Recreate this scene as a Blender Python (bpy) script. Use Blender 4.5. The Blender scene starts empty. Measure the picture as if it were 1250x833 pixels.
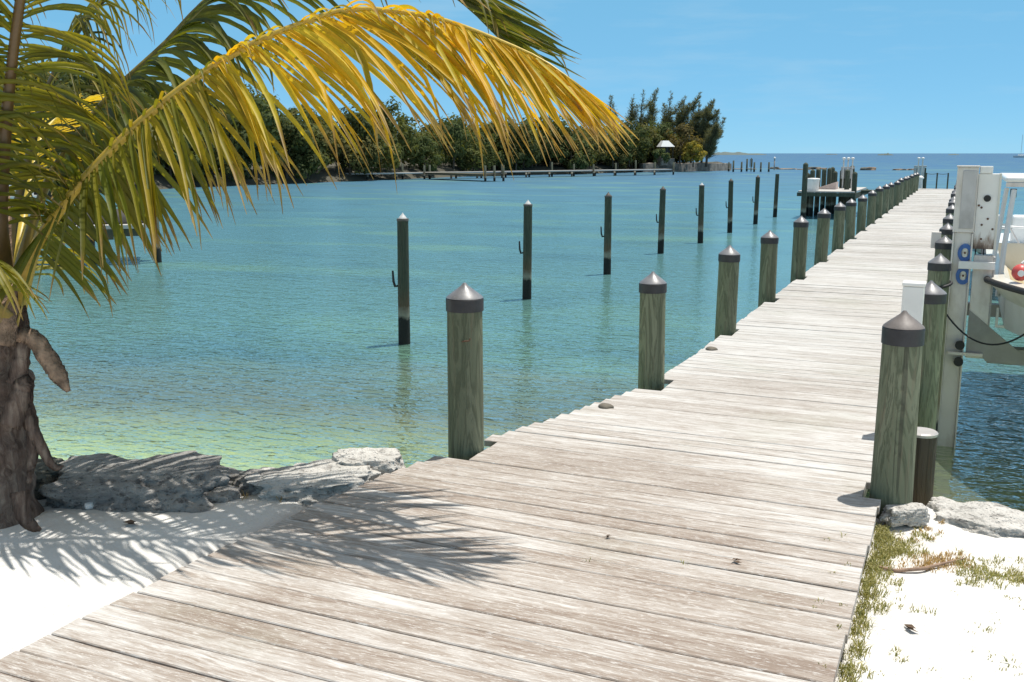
import bpy, bmesh, math, random
from mathutils import Vector, Matrix, noise as mn
R_ = math.radians
rnd = random.Random(7)
scene = bpy.context.scene
COL = scene.collection

# ------------------------------------------------------------------ camera frame (used to lay out the place)
F_PX, CX, CY, HC = 1215.0, 625.0, 416.5, 3.0
PITCH = math.atan(229.5 / F_PX)
YAW = math.atan(555 * math.cos(PITCH) / F_PX)
_s, _c = math.sin(YAW), math.cos(YAW)
_sp, _cp = math.sin(PITCH), math.cos(PITCH)
CF = Vector((-_s * _cp, _c * _cp, -_sp)); CR = Vector((_c, _s, 0)); CU = Vector((-_s * _sp, _c * _sp, _cp))
CAM = Vector((0, 0, HC))
def ray(px, py): return CF + CR * ((px - CX) / F_PX) + CU * ((CY - py) / F_PX)
def at(px, py, z=0.0):
    d = ray(px, py); return CAM + d * ((z - HC) / d.z)
def PD(px, py, t): return CAM + ray(px, py) * t
DECK = 1.25

# ------------------------------------------------------------------ materials
def nt(m): return m.node_tree
class NB:
    def __init__(s, name):
        s.m = bpy.data.materials.new(name); s.m.use_nodes = True
        s.t = s.m.node_tree; s.t.nodes.clear()
        s.out = s.t.nodes.new('ShaderNodeOutputMaterial')
    def n(s, typ, **kw):
        nd = s.t.nodes.new(typ)
        for k, v in kw.items(): setattr(nd, k, v)
        return nd
    def put(s, sock, v):
        if isinstance(v, bpy.types.NodeSocket): s.t.links.new(v, sock)
        elif v is not None: sock.default_value = v
    def math(s, op, a, b=None, clamp=False):
        nd = s.n('ShaderNodeMath', operation=op, use_clamp=clamp); s.put(nd.inputs[0], a); s.put(nd.inputs[1], b); return nd.outputs[0]
    def mapr(s, v, a, b, c=0.0, d=1.0, smooth=False):
        nd = s.n('ShaderNodeMapRange'); nd.interpolation_type = 'SMOOTHSTEP' if smooth else 'LINEAR'
        for i, x in enumerate((v, a, b, c, d)): s.put(nd.inputs[i], x)
        return nd.outputs[0]
    def mix(s, f, a, b, mode='MIX'):
        nd = s.n('ShaderNodeMixRGB', blend_type=mode); s.put(nd.inputs[0], f)
        for i, x in ((1, a), (2, b)):
            if isinstance(x, (tuple, list)): x = tuple(x)[:3] + (1,)
            s.put(nd.inputs[i], x)
        return nd.outputs[0]
    def noise(s, vec, scale, detail=4, rough=.55, dist=0.0, col=False):
        nd = s.n('ShaderNodeTexNoise'); s.put(nd.inputs['Vector'], vec); s.put(nd.inputs['Scale'], scale)
        nd.inputs['Detail'].default_value = detail; nd.inputs['Roughness'].default_value = rough; s.put(nd.inputs['Distortion'], dist)
        return nd.outputs['Color' if col else 'Fac']
    def vor(s, vec, scale, feat='F1', out='Distance', rnd_=1.0):
        nd = s.n('ShaderNodeTexVoronoi', feature=feat); s.put(nd.inputs['Vector'], vec); s.put(nd.inputs['Scale'], scale)
        nd.inputs['Randomness'].default_value = rnd_
        return nd.outputs[out]
    def scl(s, vec, sc, off=None):
        nd = s.n('ShaderNodeMapping'); s.put(nd.inputs['Vector'], vec); nd.inputs['Scale'].default_value = sc
        if off is not None: s.put(nd.inputs['Location'], off)
        return nd.outputs[0]
    def pos(s): return s.n('ShaderNodeNewGeometry').outputs['Position']
    def objc(s): return s.n('ShaderNodeTexCoord').outputs['Object']
    def rand(s): return s.n('ShaderNodeObjectInfo').outputs['Random']
    def attr(s, name, out='Color'): return s.n('ShaderNodeAttribute', attribute_name=name).outputs[out]
    def ramp(s, f, stops, interp='LINEAR'):
        nd = s.n('ShaderNodeValToRGB'); nd.color_ramp.interpolation = interp
        el = nd.color_ramp.elements
        while len(el) < len(stops): el.new(.5)
        for e, (p, c) in zip(el, stops):
            e.position = p; e.color = tuple(c)[:3] + (1,)
        s.put(nd.inputs[0], f); return nd.outputs[0]
    def bump(s, h, strength=.5, dist=.02, normal=None):
        nd = s.n('ShaderNodeBump'); nd.inputs['Strength'].default_value = strength; nd.inputs['Distance'].default_value = dist
        s.put(nd.inputs['Height'], h); s.put(nd.inputs['Normal'], normal); return nd.outputs[0]
    def bsdf(s, col, rough=.6, metal=0.0, normal=None, spec=.5, link=True, **kw):
        nd = s.n('ShaderNodeBsdfPrincipled')
        if isinstance(col, (tuple, list)): col = tuple(col)[:3] + (1,)
        s.put(nd.inputs['Base Color'], col); s.put(nd.inputs['Roughness'], rough); s.put(nd.inputs['Metallic'], metal)
        s.put(nd.inputs['Normal'], normal); s.put(nd.inputs['Specular IOR Level'], spec)
        for k, v in kw.items(): s.put(nd.inputs[k], v)
        if link: s.t.links.new(nd.outputs[0], s.out.inputs[0])
        return nd.outputs[0]

def simple(name, col, rough=.5, metal=0.0, var=.15, scale=9.0, bump=.15, dirt=None, dirt_amt=.5, dscale=3.0):
    b = NB(name); p = b.objc()
    n = b.noise(p, scale, 5)
    c = b.mix(b.mapr(n, .3, .7), tuple(x * (1 - var) for x in col), tuple(min(1, x * (1 + var)) for x in col))
    if dirt:
        d = b.noise(b.scl(p, (1, 1, .5)), dscale, 7, .65)
        c = b.mix(b.math('MULTIPLY', b.mapr(d, .5, .68), dirt_amt), c, dirt)
    b.bsdf(c, rough, metal, b.bump(b.noise(p, scale * 4, 3), bump, .01))
    return b.m

M = {}
def m_deck():
    b = NB('weathered_deck_wood'); v = b.attr('puv', 'Vector'); t = b.attr('tint')
    sx = b.n('ShaderNodeSeparateXYZ'); b.put(sx.inputs[0], v)
    tc = b.n('ShaderNodeSeparateColor'); b.put(tc.inputs[0], t)
    warp = b.noise(b.scl(v, (1.1, 5, 1)), 1.0, 3)
    yv = b.math('ADD', sx.outputs[1], b.math('MULTIPLY', warp, .11))
    cv = b.n('ShaderNodeCombineXYZ'); b.put(cv.inputs[0], b.math('MULTIPLY', sx.outputs[0], 1.0)); b.put(cv.inputs[1], yv); b.put(cv.inputs[2], sx.outputs[2])
    fine = b.noise(b.scl(cv.outputs[0], (8.5, 150, 1)), 1.0, 6, .68)
    band = b.noise(b.scl(cv.outputs[0], (2.6, 48, 1)), 1.0, 5, .62)
    patch = b.noise(b.scl(v, (2.2, 9, 1)), 1.0, 6, .68)
    big = b.noise(b.pos(), .55, 3, .5)
    g = b.math('ADD', b.math('MULTIPLY', fine, .5), b.math('MULTIPLY', band, .5))
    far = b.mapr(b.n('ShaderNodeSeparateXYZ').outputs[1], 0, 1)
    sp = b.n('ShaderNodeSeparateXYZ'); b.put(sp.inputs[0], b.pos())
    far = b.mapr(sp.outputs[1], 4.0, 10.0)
    bare = b.math('ADD', b.mapr(patch, .34, .66, -.22, .22), b.mapr(g, .36, .64, -.40, .44))
    bare = b.math('ADD', bare, b.mapr(big, .35, .65, -.18, .18))
    bare = b.math('ADD', bare, b.mapr(tc.outputs[0], 0, 1, -.14, .24))
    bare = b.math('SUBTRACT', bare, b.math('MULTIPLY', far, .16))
    col = b.ramp(b.math('ADD', bare, .42, True), [(0, (.60, .585, .56)), (.3, (.475, .44, .405)), (.62, (.355, .305, .262)), (1, (.25, .195, .158))])
    col = b.mix(b.mapr(fine, .60, .72, 0, .6), col, (.19, .145, .115))
    knot = b.vor(b.scl(v, (1.6, 7, 1)), 1.0)
    col = b.mix(b.mapr(knot, .03, .09, .65, 0), col, (.22, .17, .13))
    fleck = b.noise(b.scl(v, (7, 42, 1)), 3.0, 5, .75)
    col = b.mix(b.mapr(fleck, .54, .62, 0, .7), col, (.64, .62, .59))
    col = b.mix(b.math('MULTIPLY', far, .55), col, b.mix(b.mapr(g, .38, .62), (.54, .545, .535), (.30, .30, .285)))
    # faint green algae film
    al = b.noise(b.pos(), 1.3, 5, .6)
    col = b.mix(b.mapr(al, .55, .75, 0, .22), col, (.29, .31, .22))
    h = b.math('ADD', fine, b.math('MULTIPLY', band, .6))
    b.bsdf(col, .82, 0, b.bump(h, .55, .006), spec=.25)
    return b.m
M['deck'] = m_deck()

def m_pile(name, base, alt, stain, wet=True):
    b = NB(name); p = b.objc(); w = b.pos()
    r = b.rand()
    off = b.n('ShaderNodeCombineXYZ'); b.put(off.inputs[2], b.math('MULTIPLY', r, 37.0)); b.put(off.inputs[0], b.math('MULTIPLY', r, 11.0))
    n1 = b.noise(b.scl(p, (9, 9, 1.1), off.outputs[0]), 1.0, 5, .6, .8)
    n2 = b.noise(b.scl(p, (38, 38, 2.2), off.outputs[0]), 1.0, 5, .6)
    wv = b.math('SINE', b.math('MULTIPLY', n1, 48.0))
    c = b.mix(b.mapr(n1, .35, .65), base, alt)
    c = b.mix(b.mapr(wv, -.2, 1, 0, .62), c, tuple(x * .55 for x in base))
    c = b.mix(b.mapr(n2, .56, .72, 0, .7), c, stain)
    c = b.mix(b.mapr(b.noise(b.scl(p, (26, 26, .5), off.outputs[0]), 1.0, 2), .675, .69, 0, .55), c, (.04, .035, .03))
    c = b.mix(b.mapr(r, 0, 1, 0, .35), c, tuple(x * .7 for x in base))
    if wet:
        z = b.n('ShaderNodeSeparateXYZ'); b.put(z.inputs[0], w)
        zz = b.math('ADD', z.outputs[2], b.math('MULTIPLY', b.math('SUBTRACT', b.noise(w, 9.0, 4), .5), .22))
        # rusty run above, pale barnacle band, black growth at the tide line
        c = b.mix(b.mapr(zz, .95, .55, 0, .35), c, (.20, .10, .05))
        c = b.mix(b.mapr(zz, .62, .5, 0, .8), c, (.26, .27, .22))
        c = b.mix(b.mapr(zz, .46, .38, 0, 1.0), c, (.018, .022, .02))
    b.bsdf(c, .8, 0, b.bump(b.math('ADD', n2, b.math('MULTIPLY', wv, .3)), .6, .012), spec=.25)
    return b.m
M['pile'] = m_pile('green_treated_timber', (.135, .155, .098), (.25, .265, .18), (.23, .19, .13))
M['mooring'] = m_pile('dark_mooring_timber', (.06, .075, .055), (.10, .115, .08), (.12, .09, .06))
M['brown_timber'] = m_pile('brown_timber', (.13, .075, .055), (.19, .11, .08), (.09, .06, .05))
M['stub'] = m_pile('dark_shaded_timber', (.07, .06, .05), (.11, .09, .07), (.16, .09, .05))  # the shade the stub stands in is put into its dark tone
M['beam'] = simple('underdeck_timber', (.16, .14, .11), .85, var=.3)
M['cap_rim'] = simple('cap_rim_plastic', (.03, .029, .032), .5, 0, .25, 20, .1)  # rim darker than cone: shading from overhead sun put into the colours
def m_cap():
    b = NB('cap_cone_plastic'); p = b.objc(); r = b.rand()
    n = b.noise(p, 14, 5, .6)
    c = b.mix(b.mapr(n, .3, .7), (.13, .13, .14), (.20, .20, .21))
    c = b.mix(b.mapr(b.noise(p, 45, 3), .6, .75, 0, .5), c, (.30, .30, .29))
    b.bsdf(c, b.mapr(n, .3, .7, .32, .5), 0, b.bump(n, .15, .01), spec=.6)
    return b.m
M['cap'] = m_cap()
M['cap_white'] = simple('cap_white', (.55, .55, .54), .4)
M['cap_dark'] = simple('cap_dark', (.10, .085, .07), .5)
M['cap_brown'] = simple('cap_weathered', (.155, .135, .125), .55, var=.3)
M['rust'] = simple('rusty_iron', (.12, .06, .035), .8, var=.4)
M['iron'] = simple('black_iron', (.02, .02, .02), .6)
M['white'] = simple('white_painted', (.80, .78, .75), .45, 0, .06, 5, .1, (.45, .40, .33), .35)
M['alu'] = simple('weathered_white_metal', (.70, .655, .61), .45, 0, .06, 4, .1, (.42, .35, .29), .8, 2.6)
M['alu_grey'] = simple('grey_metal', (.48, .46, .45), .45, .2, .12, 6, .1, (.2, .18, .16), .5)
M['alu_dark'] = simple('dull_cradle_metal', (.30, .29, .28), .5, .1, .12, 6, .1, (.16, .14, .13), .5)
M['blue_pad'] = simple('blue_rubber', (.05, .13, .36), .6, 0, .2, 12, .2)
M['rubber'] = simple('black_rubber', (.02, .02, .021), .6)
M['gel'] = simple('cream_gelcoat', (.66, .63, .55), .3, 0, .05, 3, .05, (.42, .36, .26), .4)
M['gel_low'] = simple('stained_hull', (.50, .40, .22), .45, 0, .2, 4, .1, (.22, .17, .10), .6)
M['gel_white'] = simple('white_gelcoat', (.78, .78, .76), .3, 0, .04, 3, .05)
M['teal_band'] = simple('grey_green_band', (.12, .17, .16), .4)
M['tube'] = simple('white_tube', (.70, .70, .69), .3, .1, .05)
M['red'] = simple('red_vinyl', (.62, .09, .08), .4)
M['tan'] = simple('pinkish_tan_board', (.58, .45, .40), .7, 0, .12)
def m_motorbox():
    b = NB('rust_stained_white_sheet'); p = b.objc(); z = b.n('ShaderNodeSeparateXYZ'); b.put(z.inputs[0], p)
    zz = b.math('ADD', z.outputs[2], b.math('MULTIPLY', b.math('SUBTRACT', b.noise(b.scl(p, (14, 14, 5)), 1.0, 5, .7), .5), .30))
    c = b.mix(b.mapr(b.noise(p, 5, 5), .3, .7), (.76, .73, .69), (.82, .80, .77))
    c = b.mix(b.mapr(zz, 2.21, 2.12, 0, .8), c, (.22, .13, .075)); c = b.mix(b.mapr(zz, 2.13, 2.07, 0, .9), c, (.09, .055, .04))
    b.bsdf(c, .5); return b.m
M['motor_box'] = m_motorbox()
M['stone'] = simple('stone_wall', (.20, .18, .155), .9, 0, .45, 1.3, .6, (.06, .05, .045), .8, 1.2)
M['roof_white'] = simple('white_roof', (.78, .78, .76), .6, 0, .05)
M['hut_dark'] = simple('dark_hut_wood', (.05, .045, .04), .8)

def m_sand():
    b = NB('white_coral_sand'); p = b.pos()
    z = b.n('ShaderNodeSeparateXYZ'); b.put(z.inputs[0], p)
    n1 = b.noise(p, 2.1, 6, .6); n2 = b.noise(p, 60, 4, .7); n3 = b.noise(p, 14, 4, .6)
    c = b.mix(b.mapr(n1, .3, .7), (.63, .61, .575), (.72, .705, .675))
    c = b.mix(b.mapr(n2, .62, .72, 0, .55), c, (.34, .29, .22))
    c = b.mix(b.mapr(b.vor(p, 38), .05, .11, .5, 0), c, (.30, .25, .20))
    c = b.mix(b.mapr(z.outputs[2], .9, .3), c, b.mix(b.mapr(n3, .4, .65), (.36, .33, .25), (.58, .53, .38)))
    # seabed: pale sand, sea-grass patches and pale flecks painted for sun caustics
    bed = b.mix(b.mapr(b.noise(p, .35, 5, .6), .46, .6), (.60, .62, .44), (.26, .33, .21))
    lines = b.vor(b.scl(p, (1.0, 1.6, 1.0)), 5.0, 'DISTANCE_TO_EDGE')
    bed = b.mix(b.mapr(b.noise(b.scl(p, (1, 1.3, 1)), 17, 3, .6), .53, .60, 0, .8), bed, (.86, .80, .46))
    bed = b.mix(b.mapr(b.noise(p, 7, 4, .6), .58, .7, 0, .5), bed, (.18, .19, .10))
    c = b.mix(b.mapr(z.outputs[2], .15, -.05), c, bed)
    h = b.math('ADD', b.math('MULTIPLY', n3, 1.0), b.math('MULTIPLY', n2, .5))
    b.bsdf(c, .95, 0, b.bump(h, .6, .025), spec=.1)
    return b.m
M['sand'] = m_sand()

def m_rock(name, lo, hi, pit):
    b = NB(name); p = b.pos()
    n1 = b.noise(p, 3.2, 8, .65); n2 = b.noise(b.scl(p, (1, 1, 2.2)), 13, 6, .7); v = b.vor(p, 42); n3 = b.noise(p, 70, 4, .7)
    c = b.mix(b.mapr(n1, .35, .65), lo, hi)
    c = b.mix(b.mapr(n2, .52, .66, 0, .85), c, pit)
    c = b.mix(b.mapr(v, .08, .22, .6, 0), c, pit)
    c = b.mix(b.mapr(n3, .6, .72, 0, .6), c, hi)
    h = b.math('ADD', b.math('MULTIPLY', n2, -1.0), b.math('ADD', b.math('MULTIPLY', b.math('MINIMUM', v, .3), 1.3), b.math('MULTIPLY', n3, .4)))
    b.bsdf(c, .95, 0, b.bump(h, 1.0, .035), spec=.1)
    return b.m
M['rock_grey'] = m_rock('grey_limestone', (.26, .25, .24), (.47, .45, .42), (.085, .08, .078))
M['rock_white'] = m_rock('bleached_limestone', (.56, .54, .50), (.76, .73, .68), (.25, .23, .21))
M['rock_dark'] = m_rock('dark_limestone', (.12, .12, .10), (.22, .21, .18), (.05, .05, .045))
M['reef'] = m_rock('tan_reef_rock', (.24, .18, .13), (.36, .28, .21), (.08, .07, .06))

def m_water():
    b = NB('sea_water'); p = b.pos()
    s = b.n('ShaderNodeSeparateXYZ'); b.put(s.inputs[0], p)
    x, y = s.outputs[0], s.outputs[1]
    # distance seaward from the camera's shore, with uneven patches
    pn = b.noise(b.scl(p, (.05, .085, 1)), 1.0, 5, .6)
    dist = b.math('ADD', y, b.math('MULTIPLY', x, -.25))
    lg = b.math('LOGARITHM', b.math('MAXIMUM', dist, 1.0), 10.0)
    lg = b.math('ADD', lg, b.math('MULTIPLY', b.math('SUBTRACT', pn, .5), .30))
    body = b.ramp(b.mapr(lg, .8, 3.0), [(0, (.42, .45, .30)), (.08, (.39, .43, .29)), (.115, (.20, .255, .18)), (.16, (.075, .15, .12)), (.20, (.085, .185, .16)), (.30, (.082, .19, .205)),
                                        (.42, (.07, .18, .225)), (.55, (.055, .155, .235)), (.66, (.035, .12, .22)), (.80, (.022, .095, .21)), (1, (.018, .085, .20))])
    pn2 = b.noise(b.scl(p, (.16, .3, 1)), 1.0, 5, .6, .4)
    body = b.mix(b.mapr(pn2, .52, .68, 0, .5), body, (.042, .105, .13))
    pn3 = b.noise(b.scl(p, (.10, .22, 1), (31, 7, 0)), 1.0, 4, .6, .3)
    body = b.mix(b.mapr(pn3, .53, .66, 0, .6), body, (.13, .26, .18))
    # waves
    w1 = b.noise(b.scl(p, (.8, 2.0, 1)), 1.5, 2, .5, .5)
    w2 = b.noise(b.scl(p, (1.0, 2.0, 1), (7, 3, 0)), 4.6, 2, .5, .6)
    w3 = b.noise(b.scl(p, (1.0, 1.5, 1), (3, 9, 0)), 12.0, 1, .5, .3)
    h = b.math('ADD', b.math('MULTIPLY', w1, .42), b.math('ADD', b.math('MULTIPLY', w2, .34), b.math('MULTIPLY', w3, .07)))
    nrm = b.bump(h, .9, .07)
    dif = b.n('ShaderNodeBsdfDiffuse'); b.put(dif.inputs[0], body)
    tr = b.n('ShaderNodeBsdfTransparent'); b.put(tr.inputs[0], (.80, .93, .80, 1))
    near = b.mapr(b.math('ADD', dist, b.math('MULTIPLY', pn2, 3.0)), 11.0, 16.5, .22, 1.0, True)
    m1 = b.n('ShaderNodeMixShader'); b.put(m1.inputs[0], near); b.put(m1.inputs[1], tr.outputs[0]); b.put(m1.inputs[2], dif.outputs[0])
    nrf = b.bump(h, .95, .14); gl = b.n('ShaderNodeBsdfGlossy'); b.put(gl.inputs['Color'], (1, 1, 1, 1)); b.put(gl.inputs['Roughness'], b.mapr(lg, 1.2, 2.1, .03, .25)); b.put(gl.inputs['Normal'], nrm)
    fr = b.n('ShaderNodeFresnel'); fr.inputs['IOR'].default_value = 1.33; b.put(fr.inputs['Normal'], nrf)
    fac = b.math('MINIMUM', b.math('MULTIPLY', fr.outputs[0], 1.35), b.mapr(lg, 1.1, 2.0, .65, .22))
    m2 = b.n('ShaderNodeMixShader'); b.put(m2.inputs[0], fac); b.put(m2.inputs[1], m1.outputs[0]); b.put(m2.inputs[2], gl.outputs[0])
    b.t.links.new(m2.outputs[0], b.out.inputs[0])
    return b.m
M['water'] = m_water()

def m_leaf(name, gloss=.35, trans=.35, spec=.5):
    b = NB(name); c = b.attr('tint'); p = b.objc()
    c2 = b.mix(b.mapr(b.noise(p, 30, 3), .4, .7, 0, .3), c, b.mix(1.0, c, (.6, .6, .6), 'MULTIPLY'))
    pr = b.bsdf(c2, gloss, 0, None, spec, False)
    tl = b.n('ShaderNodeBsdfTranslucent'); b.put(tl.inputs[0], b.mix(1.0, c2, (1.25, 1.15, .5), 'MULTIPLY'))
    mx = b.n('ShaderNodeMixShader'); mx.inputs[0].default_value = trans
    b.t.links.new(pr, mx.inputs[1]); b.t.links.new(tl.outputs[0], mx.inputs[2]); b.t.links.new(mx.outputs[0], b.out.inputs[0])
    return b.m
M['palm_leaf'] = m_leaf('palm_leaf', .5, .48, .35)
M['foliage'] = m_leaf('tree_foliage', .85, .38, .12)
M['grass'] = m_leaf('dry_grass', .7, .25)
def m_attr(name, rough=.6, bump=.3, sc=30.0):
    b = NB(name); c = b.attr('tint'); p = b.objc()
    n = b.noise(p, sc, 5, .65)
    c = b.mix(b.mapr(n, .35, .7, 0, .55), c, b.mix(1.0, c, (.5, .5, .5), 'MULTIPLY'))
    b.bsdf(c, rough, 0, b.bump(n, bump, .01)); return b.m
M['rachis'] = m_attr('palm_rachis', .4, .1)
def m_fiber():
    b = NB('palm_fibre'); p = b.objc()
    n = b.noise(b.scl(p, (26, 26, 3.5)), 1.0, 6, .65, .8); n2 = b.noise(p, 5, 5, .6)
    c = b.ramp(n, [(.3, (.07, .045, .035)), (.5, (.20, .14, .11)), (.7, (.36, .28, .22))])
    c = b.mix(b.mapr(n2, .4, .65, 0, .5), c, (.12, .085, .07))
    b.bsdf(c, .95, 0, b.bump(b.math('ADD', n, n2), .9, .03), spec=.1); return b.m
M['fibre'] = m_fiber()
M['dry_sheath'] = simple('dry_leaf_sheath', (.30, .205, .14), .9, 0, .5, 18, .9, (.09, .06, .04), .85, 14.0)
M['bark'] = simple('tree_bark', (.12, .095, .07), .9, 0, .3, 5, .5)
M['driftwood'] = simple('driftwood', (.30, .20, .14), .9, 0, .3, 20, .5)
M['dead_leaf'] = simple('dead_leaf', (.12, .075, .045), .8, 0, .3, 20, .4)
M['hill'] = simple('island_soil', (.075, .07, .05), .95, 0, .4, .3, .5)
M['islet'] = simple('hazed_island_scrub', (.10, .13, .125), .95, 0, .3, .02, .2)  # bluish grey cast paints distance haze into the scrub colour

# ------------------------------------------------------------------ mesh helpers
class MB:
    def __init__(s): s.v = []; s.f = []; s.mi = []; s.c = []; s.uv = []; s.mat = 0; s.col = (1, 1, 1); s.pu = (0, 0, 0)
    def vert(s, p, c=None, u=None):
        s.v.append(tuple(p)); s.c.append(c or s.col); s.uv.append(u or s.pu); return len(s.v) - 1
    def face(s, *i): s.f.append(tuple(i)); s.mi.append(s.mat)
    def quadstrip(s, a, b, closed=False):
        n = len(a)
        for i in range(n if closed else n - 1):
            j = (i + 1) % n; s.face(a[i], a[j], b[j], b[i])
    def box(s, x0, x1, y0, y1, z0, z1, mtx=None):
        ps = [Vector((x, y, z)) for z in (z0, z1) for x, y in ((x0, y0), (x1, y0), (x1, y1), (x0, y1))]
        if mtx: ps = [mtx @ p for p in ps]
        i = [s.vert(p) for p in ps]
        s.face(i[3], i[2], i[1], i[0]); s.face(i[4], i[5], i[6], i[7])
        for a in range(4): b = (a + 1) % 4; s.face(i[a], i[b], i[b + 4], i[a + 4])
    def ring(s, c, r, n, ax=None, ph=0.0, ell=1.0):
        if ax is None: u, w = Vector((1, 0, 0)), Vector((0, 1, 0))
        else:
            ax = Vector(ax).normalized(); u = ax.orthogonal().normalized(); w = ax.cross(u)
        return [s.vert(Vector(c) + u * (r * math.cos(ph + 2 * math.pi * k / n)) + w * (r * ell * math.sin(ph + 2 * math.pi * k / n))) for k in range(n)]
    def tube(s, pts, rads, n=10, cap=True):
        pts = [Vector(p) for p in pts]
        if not isinstance(rads, (list, tuple)): rads = [rads] * len(pts)
        prev = None; u = None
        rings = []
        for i, p in enumerate(pts):
            t = (pts[min(i + 1, len(pts) - 1)] - pts[max(i - 1, 0)]).normalized()
            if u is None: u = t.orthogonal().normalized()
            u = (u - t * u.dot(t)).normalized(); w = t.cross(u)
            rings.append([s.vert(p + (u * math.cos(2 * math.pi * k / n) + w * math.sin(2 * math.pi * k / n)) * rads[i]) for k in range(n)])
        for a, b in zip(rings, rings[1:]): s.quadstrip(a, b, True)
        if cap:
            s.face(*reversed(rings[0])); s.face(*rings[-1])
        return rings
    def lathe(s, prof, n=24, org=(0, 0, 0), wob=None, captop=True, capbot=True):
        rings = []
        for (r, z) in prof:
            rr = []
            for k in range(n):
                a = 2 * math.pi * k / n; q = r * (1 + (wob(a, z) if wob else 0))
                rr.append(s.vert((org[0] + q * math.cos(a), org[1] + q * math.sin(a), org[2] + z)))
            rings.append(rr)
        for a, b in zip(rings, rings[1:]): s.quadstrip(a, b, True)
        if captop: s.face(*rings[-1])
        if capbot: s.face(*reversed(rings[0]))
    def build(s, name, mats, parent=None, smooth=False, loc=None):
        me = bpy.data.meshes.new(name); me.from_pydata(s.v, [], s.f)
        for m in (mats if isinstance(mats, (list, tuple)) else [mats]): me.materials.append(m)
        me.polygons.foreach_set('material_index', s.mi)
        if smooth: me.polygons.foreach_set('use_smooth', [True] * len(me.polygons))
        a = me.color_attributes.new('tint', 'FLOAT_COLOR', 'POINT')
        a.data.foreach_set('color', [x for c in s.c for x in (c[0], c[1], c[2], 1)])
        if any(u != (0, 0, 0) for u in s.uv):
            a = me.attributes.new('puv', 'FLOAT_VECTOR', 'POINT'); a.data.foreach_set('vector', [x for u in s.uv for x in u])
        me.update()
        o = bpy.data.objects.new(name, me); COL.objects.link(o)
        if parent: o.parent = parent
        if loc is not None: o.location = loc
        return o
def bevel(o, w=.006, seg=2):
    m = o.modifiers.new('bevel', 'BEVEL'); m.width = w; m.segments = seg; m.limit_method = 'ANGLE'; m.angle_limit = R_(40); return o
def autosmooth(o, ang=40):
    bm = bmesh.new(); bm.from_mesh(o.data)
    for f in bm.faces: f.smooth = True
    for e in bm.edges:
        if len(e.link_faces) == 2 and e.calc_face_angle(0) > R_(ang): e.smooth = False
    bm.to_mesh(o.data); bm.free(); return o
def tag(o, label, cat, group=None):
    o['label'] = label; o['category'] = cat
    if group: o['group'] = group
    return o
def kind(o, k): o['kind'] = k; return o
def empty(name, loc, label, cat, group=None, rz=0.0):
    o = bpy.data.objects.new(name, None); COL.objects.link(o); o.location = loc; o.rotation_euler = (0, 0, rz); o.empty_display_size = .2
    return tag(o, label, cat, group)
def dup(root, loc, rz=None, label=None, sc=None):
    r = root.copy(); COL.objects.link(r); r.location = loc
    if rz is not None: r.rotation_euler = (0, 0, rz)
    if sc is not None: r.scale = sc
    if label: r['label'] = label
    for ch in list(root.children):
        c = ch.copy(); COL.objects.link(c); c.parent = r
        for g in list(ch.children):
            d = g.copy(); COL.objects.link(d); d.parent = c
    return r
def fbm(p, o=4): return mn.fractal(Vector(p), 1.0, 2.0, o)
ORD = ['first', 'second', 'third', 'fourth', 'fifth', 'sixth', 'seventh', 'eighth', 'ninth', 'tenth', 'eleventh', 'twelfth', 'thirteenth', 'fourteenth',
       'fifteenth', 'sixteenth', 'seventeenth', 'eighteenth', 'nineteenth', 'twentieth', 'twenty-first', 'twenty-second', 'twenty-third']

# ------------------------------------------------------------------ terrain, water
SHORE = [(-40, 6.0), (-9, 5.2), (-6, 4.55), (-4.6, 4.2), (-3.6, 4.2), (-3.1, 4.55), (-2.5, 5.1), (-1.4, 5.5), (-.2, 5.85), (.2, 5.75), (.6, 5.55), (1.5, 5.3), (5, 5.0), (40, 6.0)]
def shore(x):
    if x <= SHORE[0][0]: return SHORE[0][1]
    for (a, b), (c, d) in zip(SHORE, SHORE[1:]):
        if x <= c: t = (x - a) / (c - a); return b + (d - b) * t
    return SHORE[-1][1]
def sst(a, b, x):
    t = max(0, min(1, (x - a) / (b - a))); return t * t * (3 - 2 * t)
def ground_z(x, y):
    d = y - shore(x)
    if abs(x) < 30 and -10 < y < 30:
        n = fbm((x * 1.3, y * 1.3, 0)) * .03 + fbm((x * 5, y * 5, 3)) * .012
    else: n = 0
    top = 1.19 + n
    if x > -.6: top -= sst(-.6, -.2, x) * .06
    # under the deck the ground dips so that it stays clear of the planks
    if -3.05 < x < -.2:
        lx = -3.0 + (0 if y < 3 else 0)
        top -= .14 * sst(-3.06, -2.9, x) * (1 - sst(-.40, -.30, x)) * (1.0 if y < 3.4 else 1 - .0)
    if d < -.25: z = top
    else:
        z = top + (-.35 - top) * sst(-.25, .55, d)
    if d > .4: z -= .045 * min(d, 40)
    return z
def axis(lo, hi, a, b, step, grow=1.25):
    xs = []; x = a
    while x <= b: xs.append(x); x += step
    s = step; x = xs[0]
    left = []
    while x > lo: s *= grow; x -= s; left.append(max(x, lo))
    s = step; x = xs[-1]; right = []
    while x < hi: s *= grow; x += s; right.append(min(x, hi))
    return left[::-1] + xs + right
def build_ground():
    xs = axis(-6000, 6000, -6.0, 2.2, .055); ys = axis(-400, 7000, 1.6, 7.2, .055)
    mb = MB()
    for y in ys:
        for x in xs: mb.v.append((x, y, ground_z(x, y)))
    n = len(xs)
    mb.c = [(1, 1, 1)] * len(mb.v); mb.uv = [(0, 0, 0)] * len(mb.v)
    for j in range(len(ys) - 1):
        for i in range(n - 1): mb.face(j * n + i, j * n + i + 1, (j + 1) * n + i + 1, (j + 1) * n + i)
    return kind(mb.build('ground', M['sand'], smooth=True), 'structure')
build_ground()
w = MB()
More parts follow.
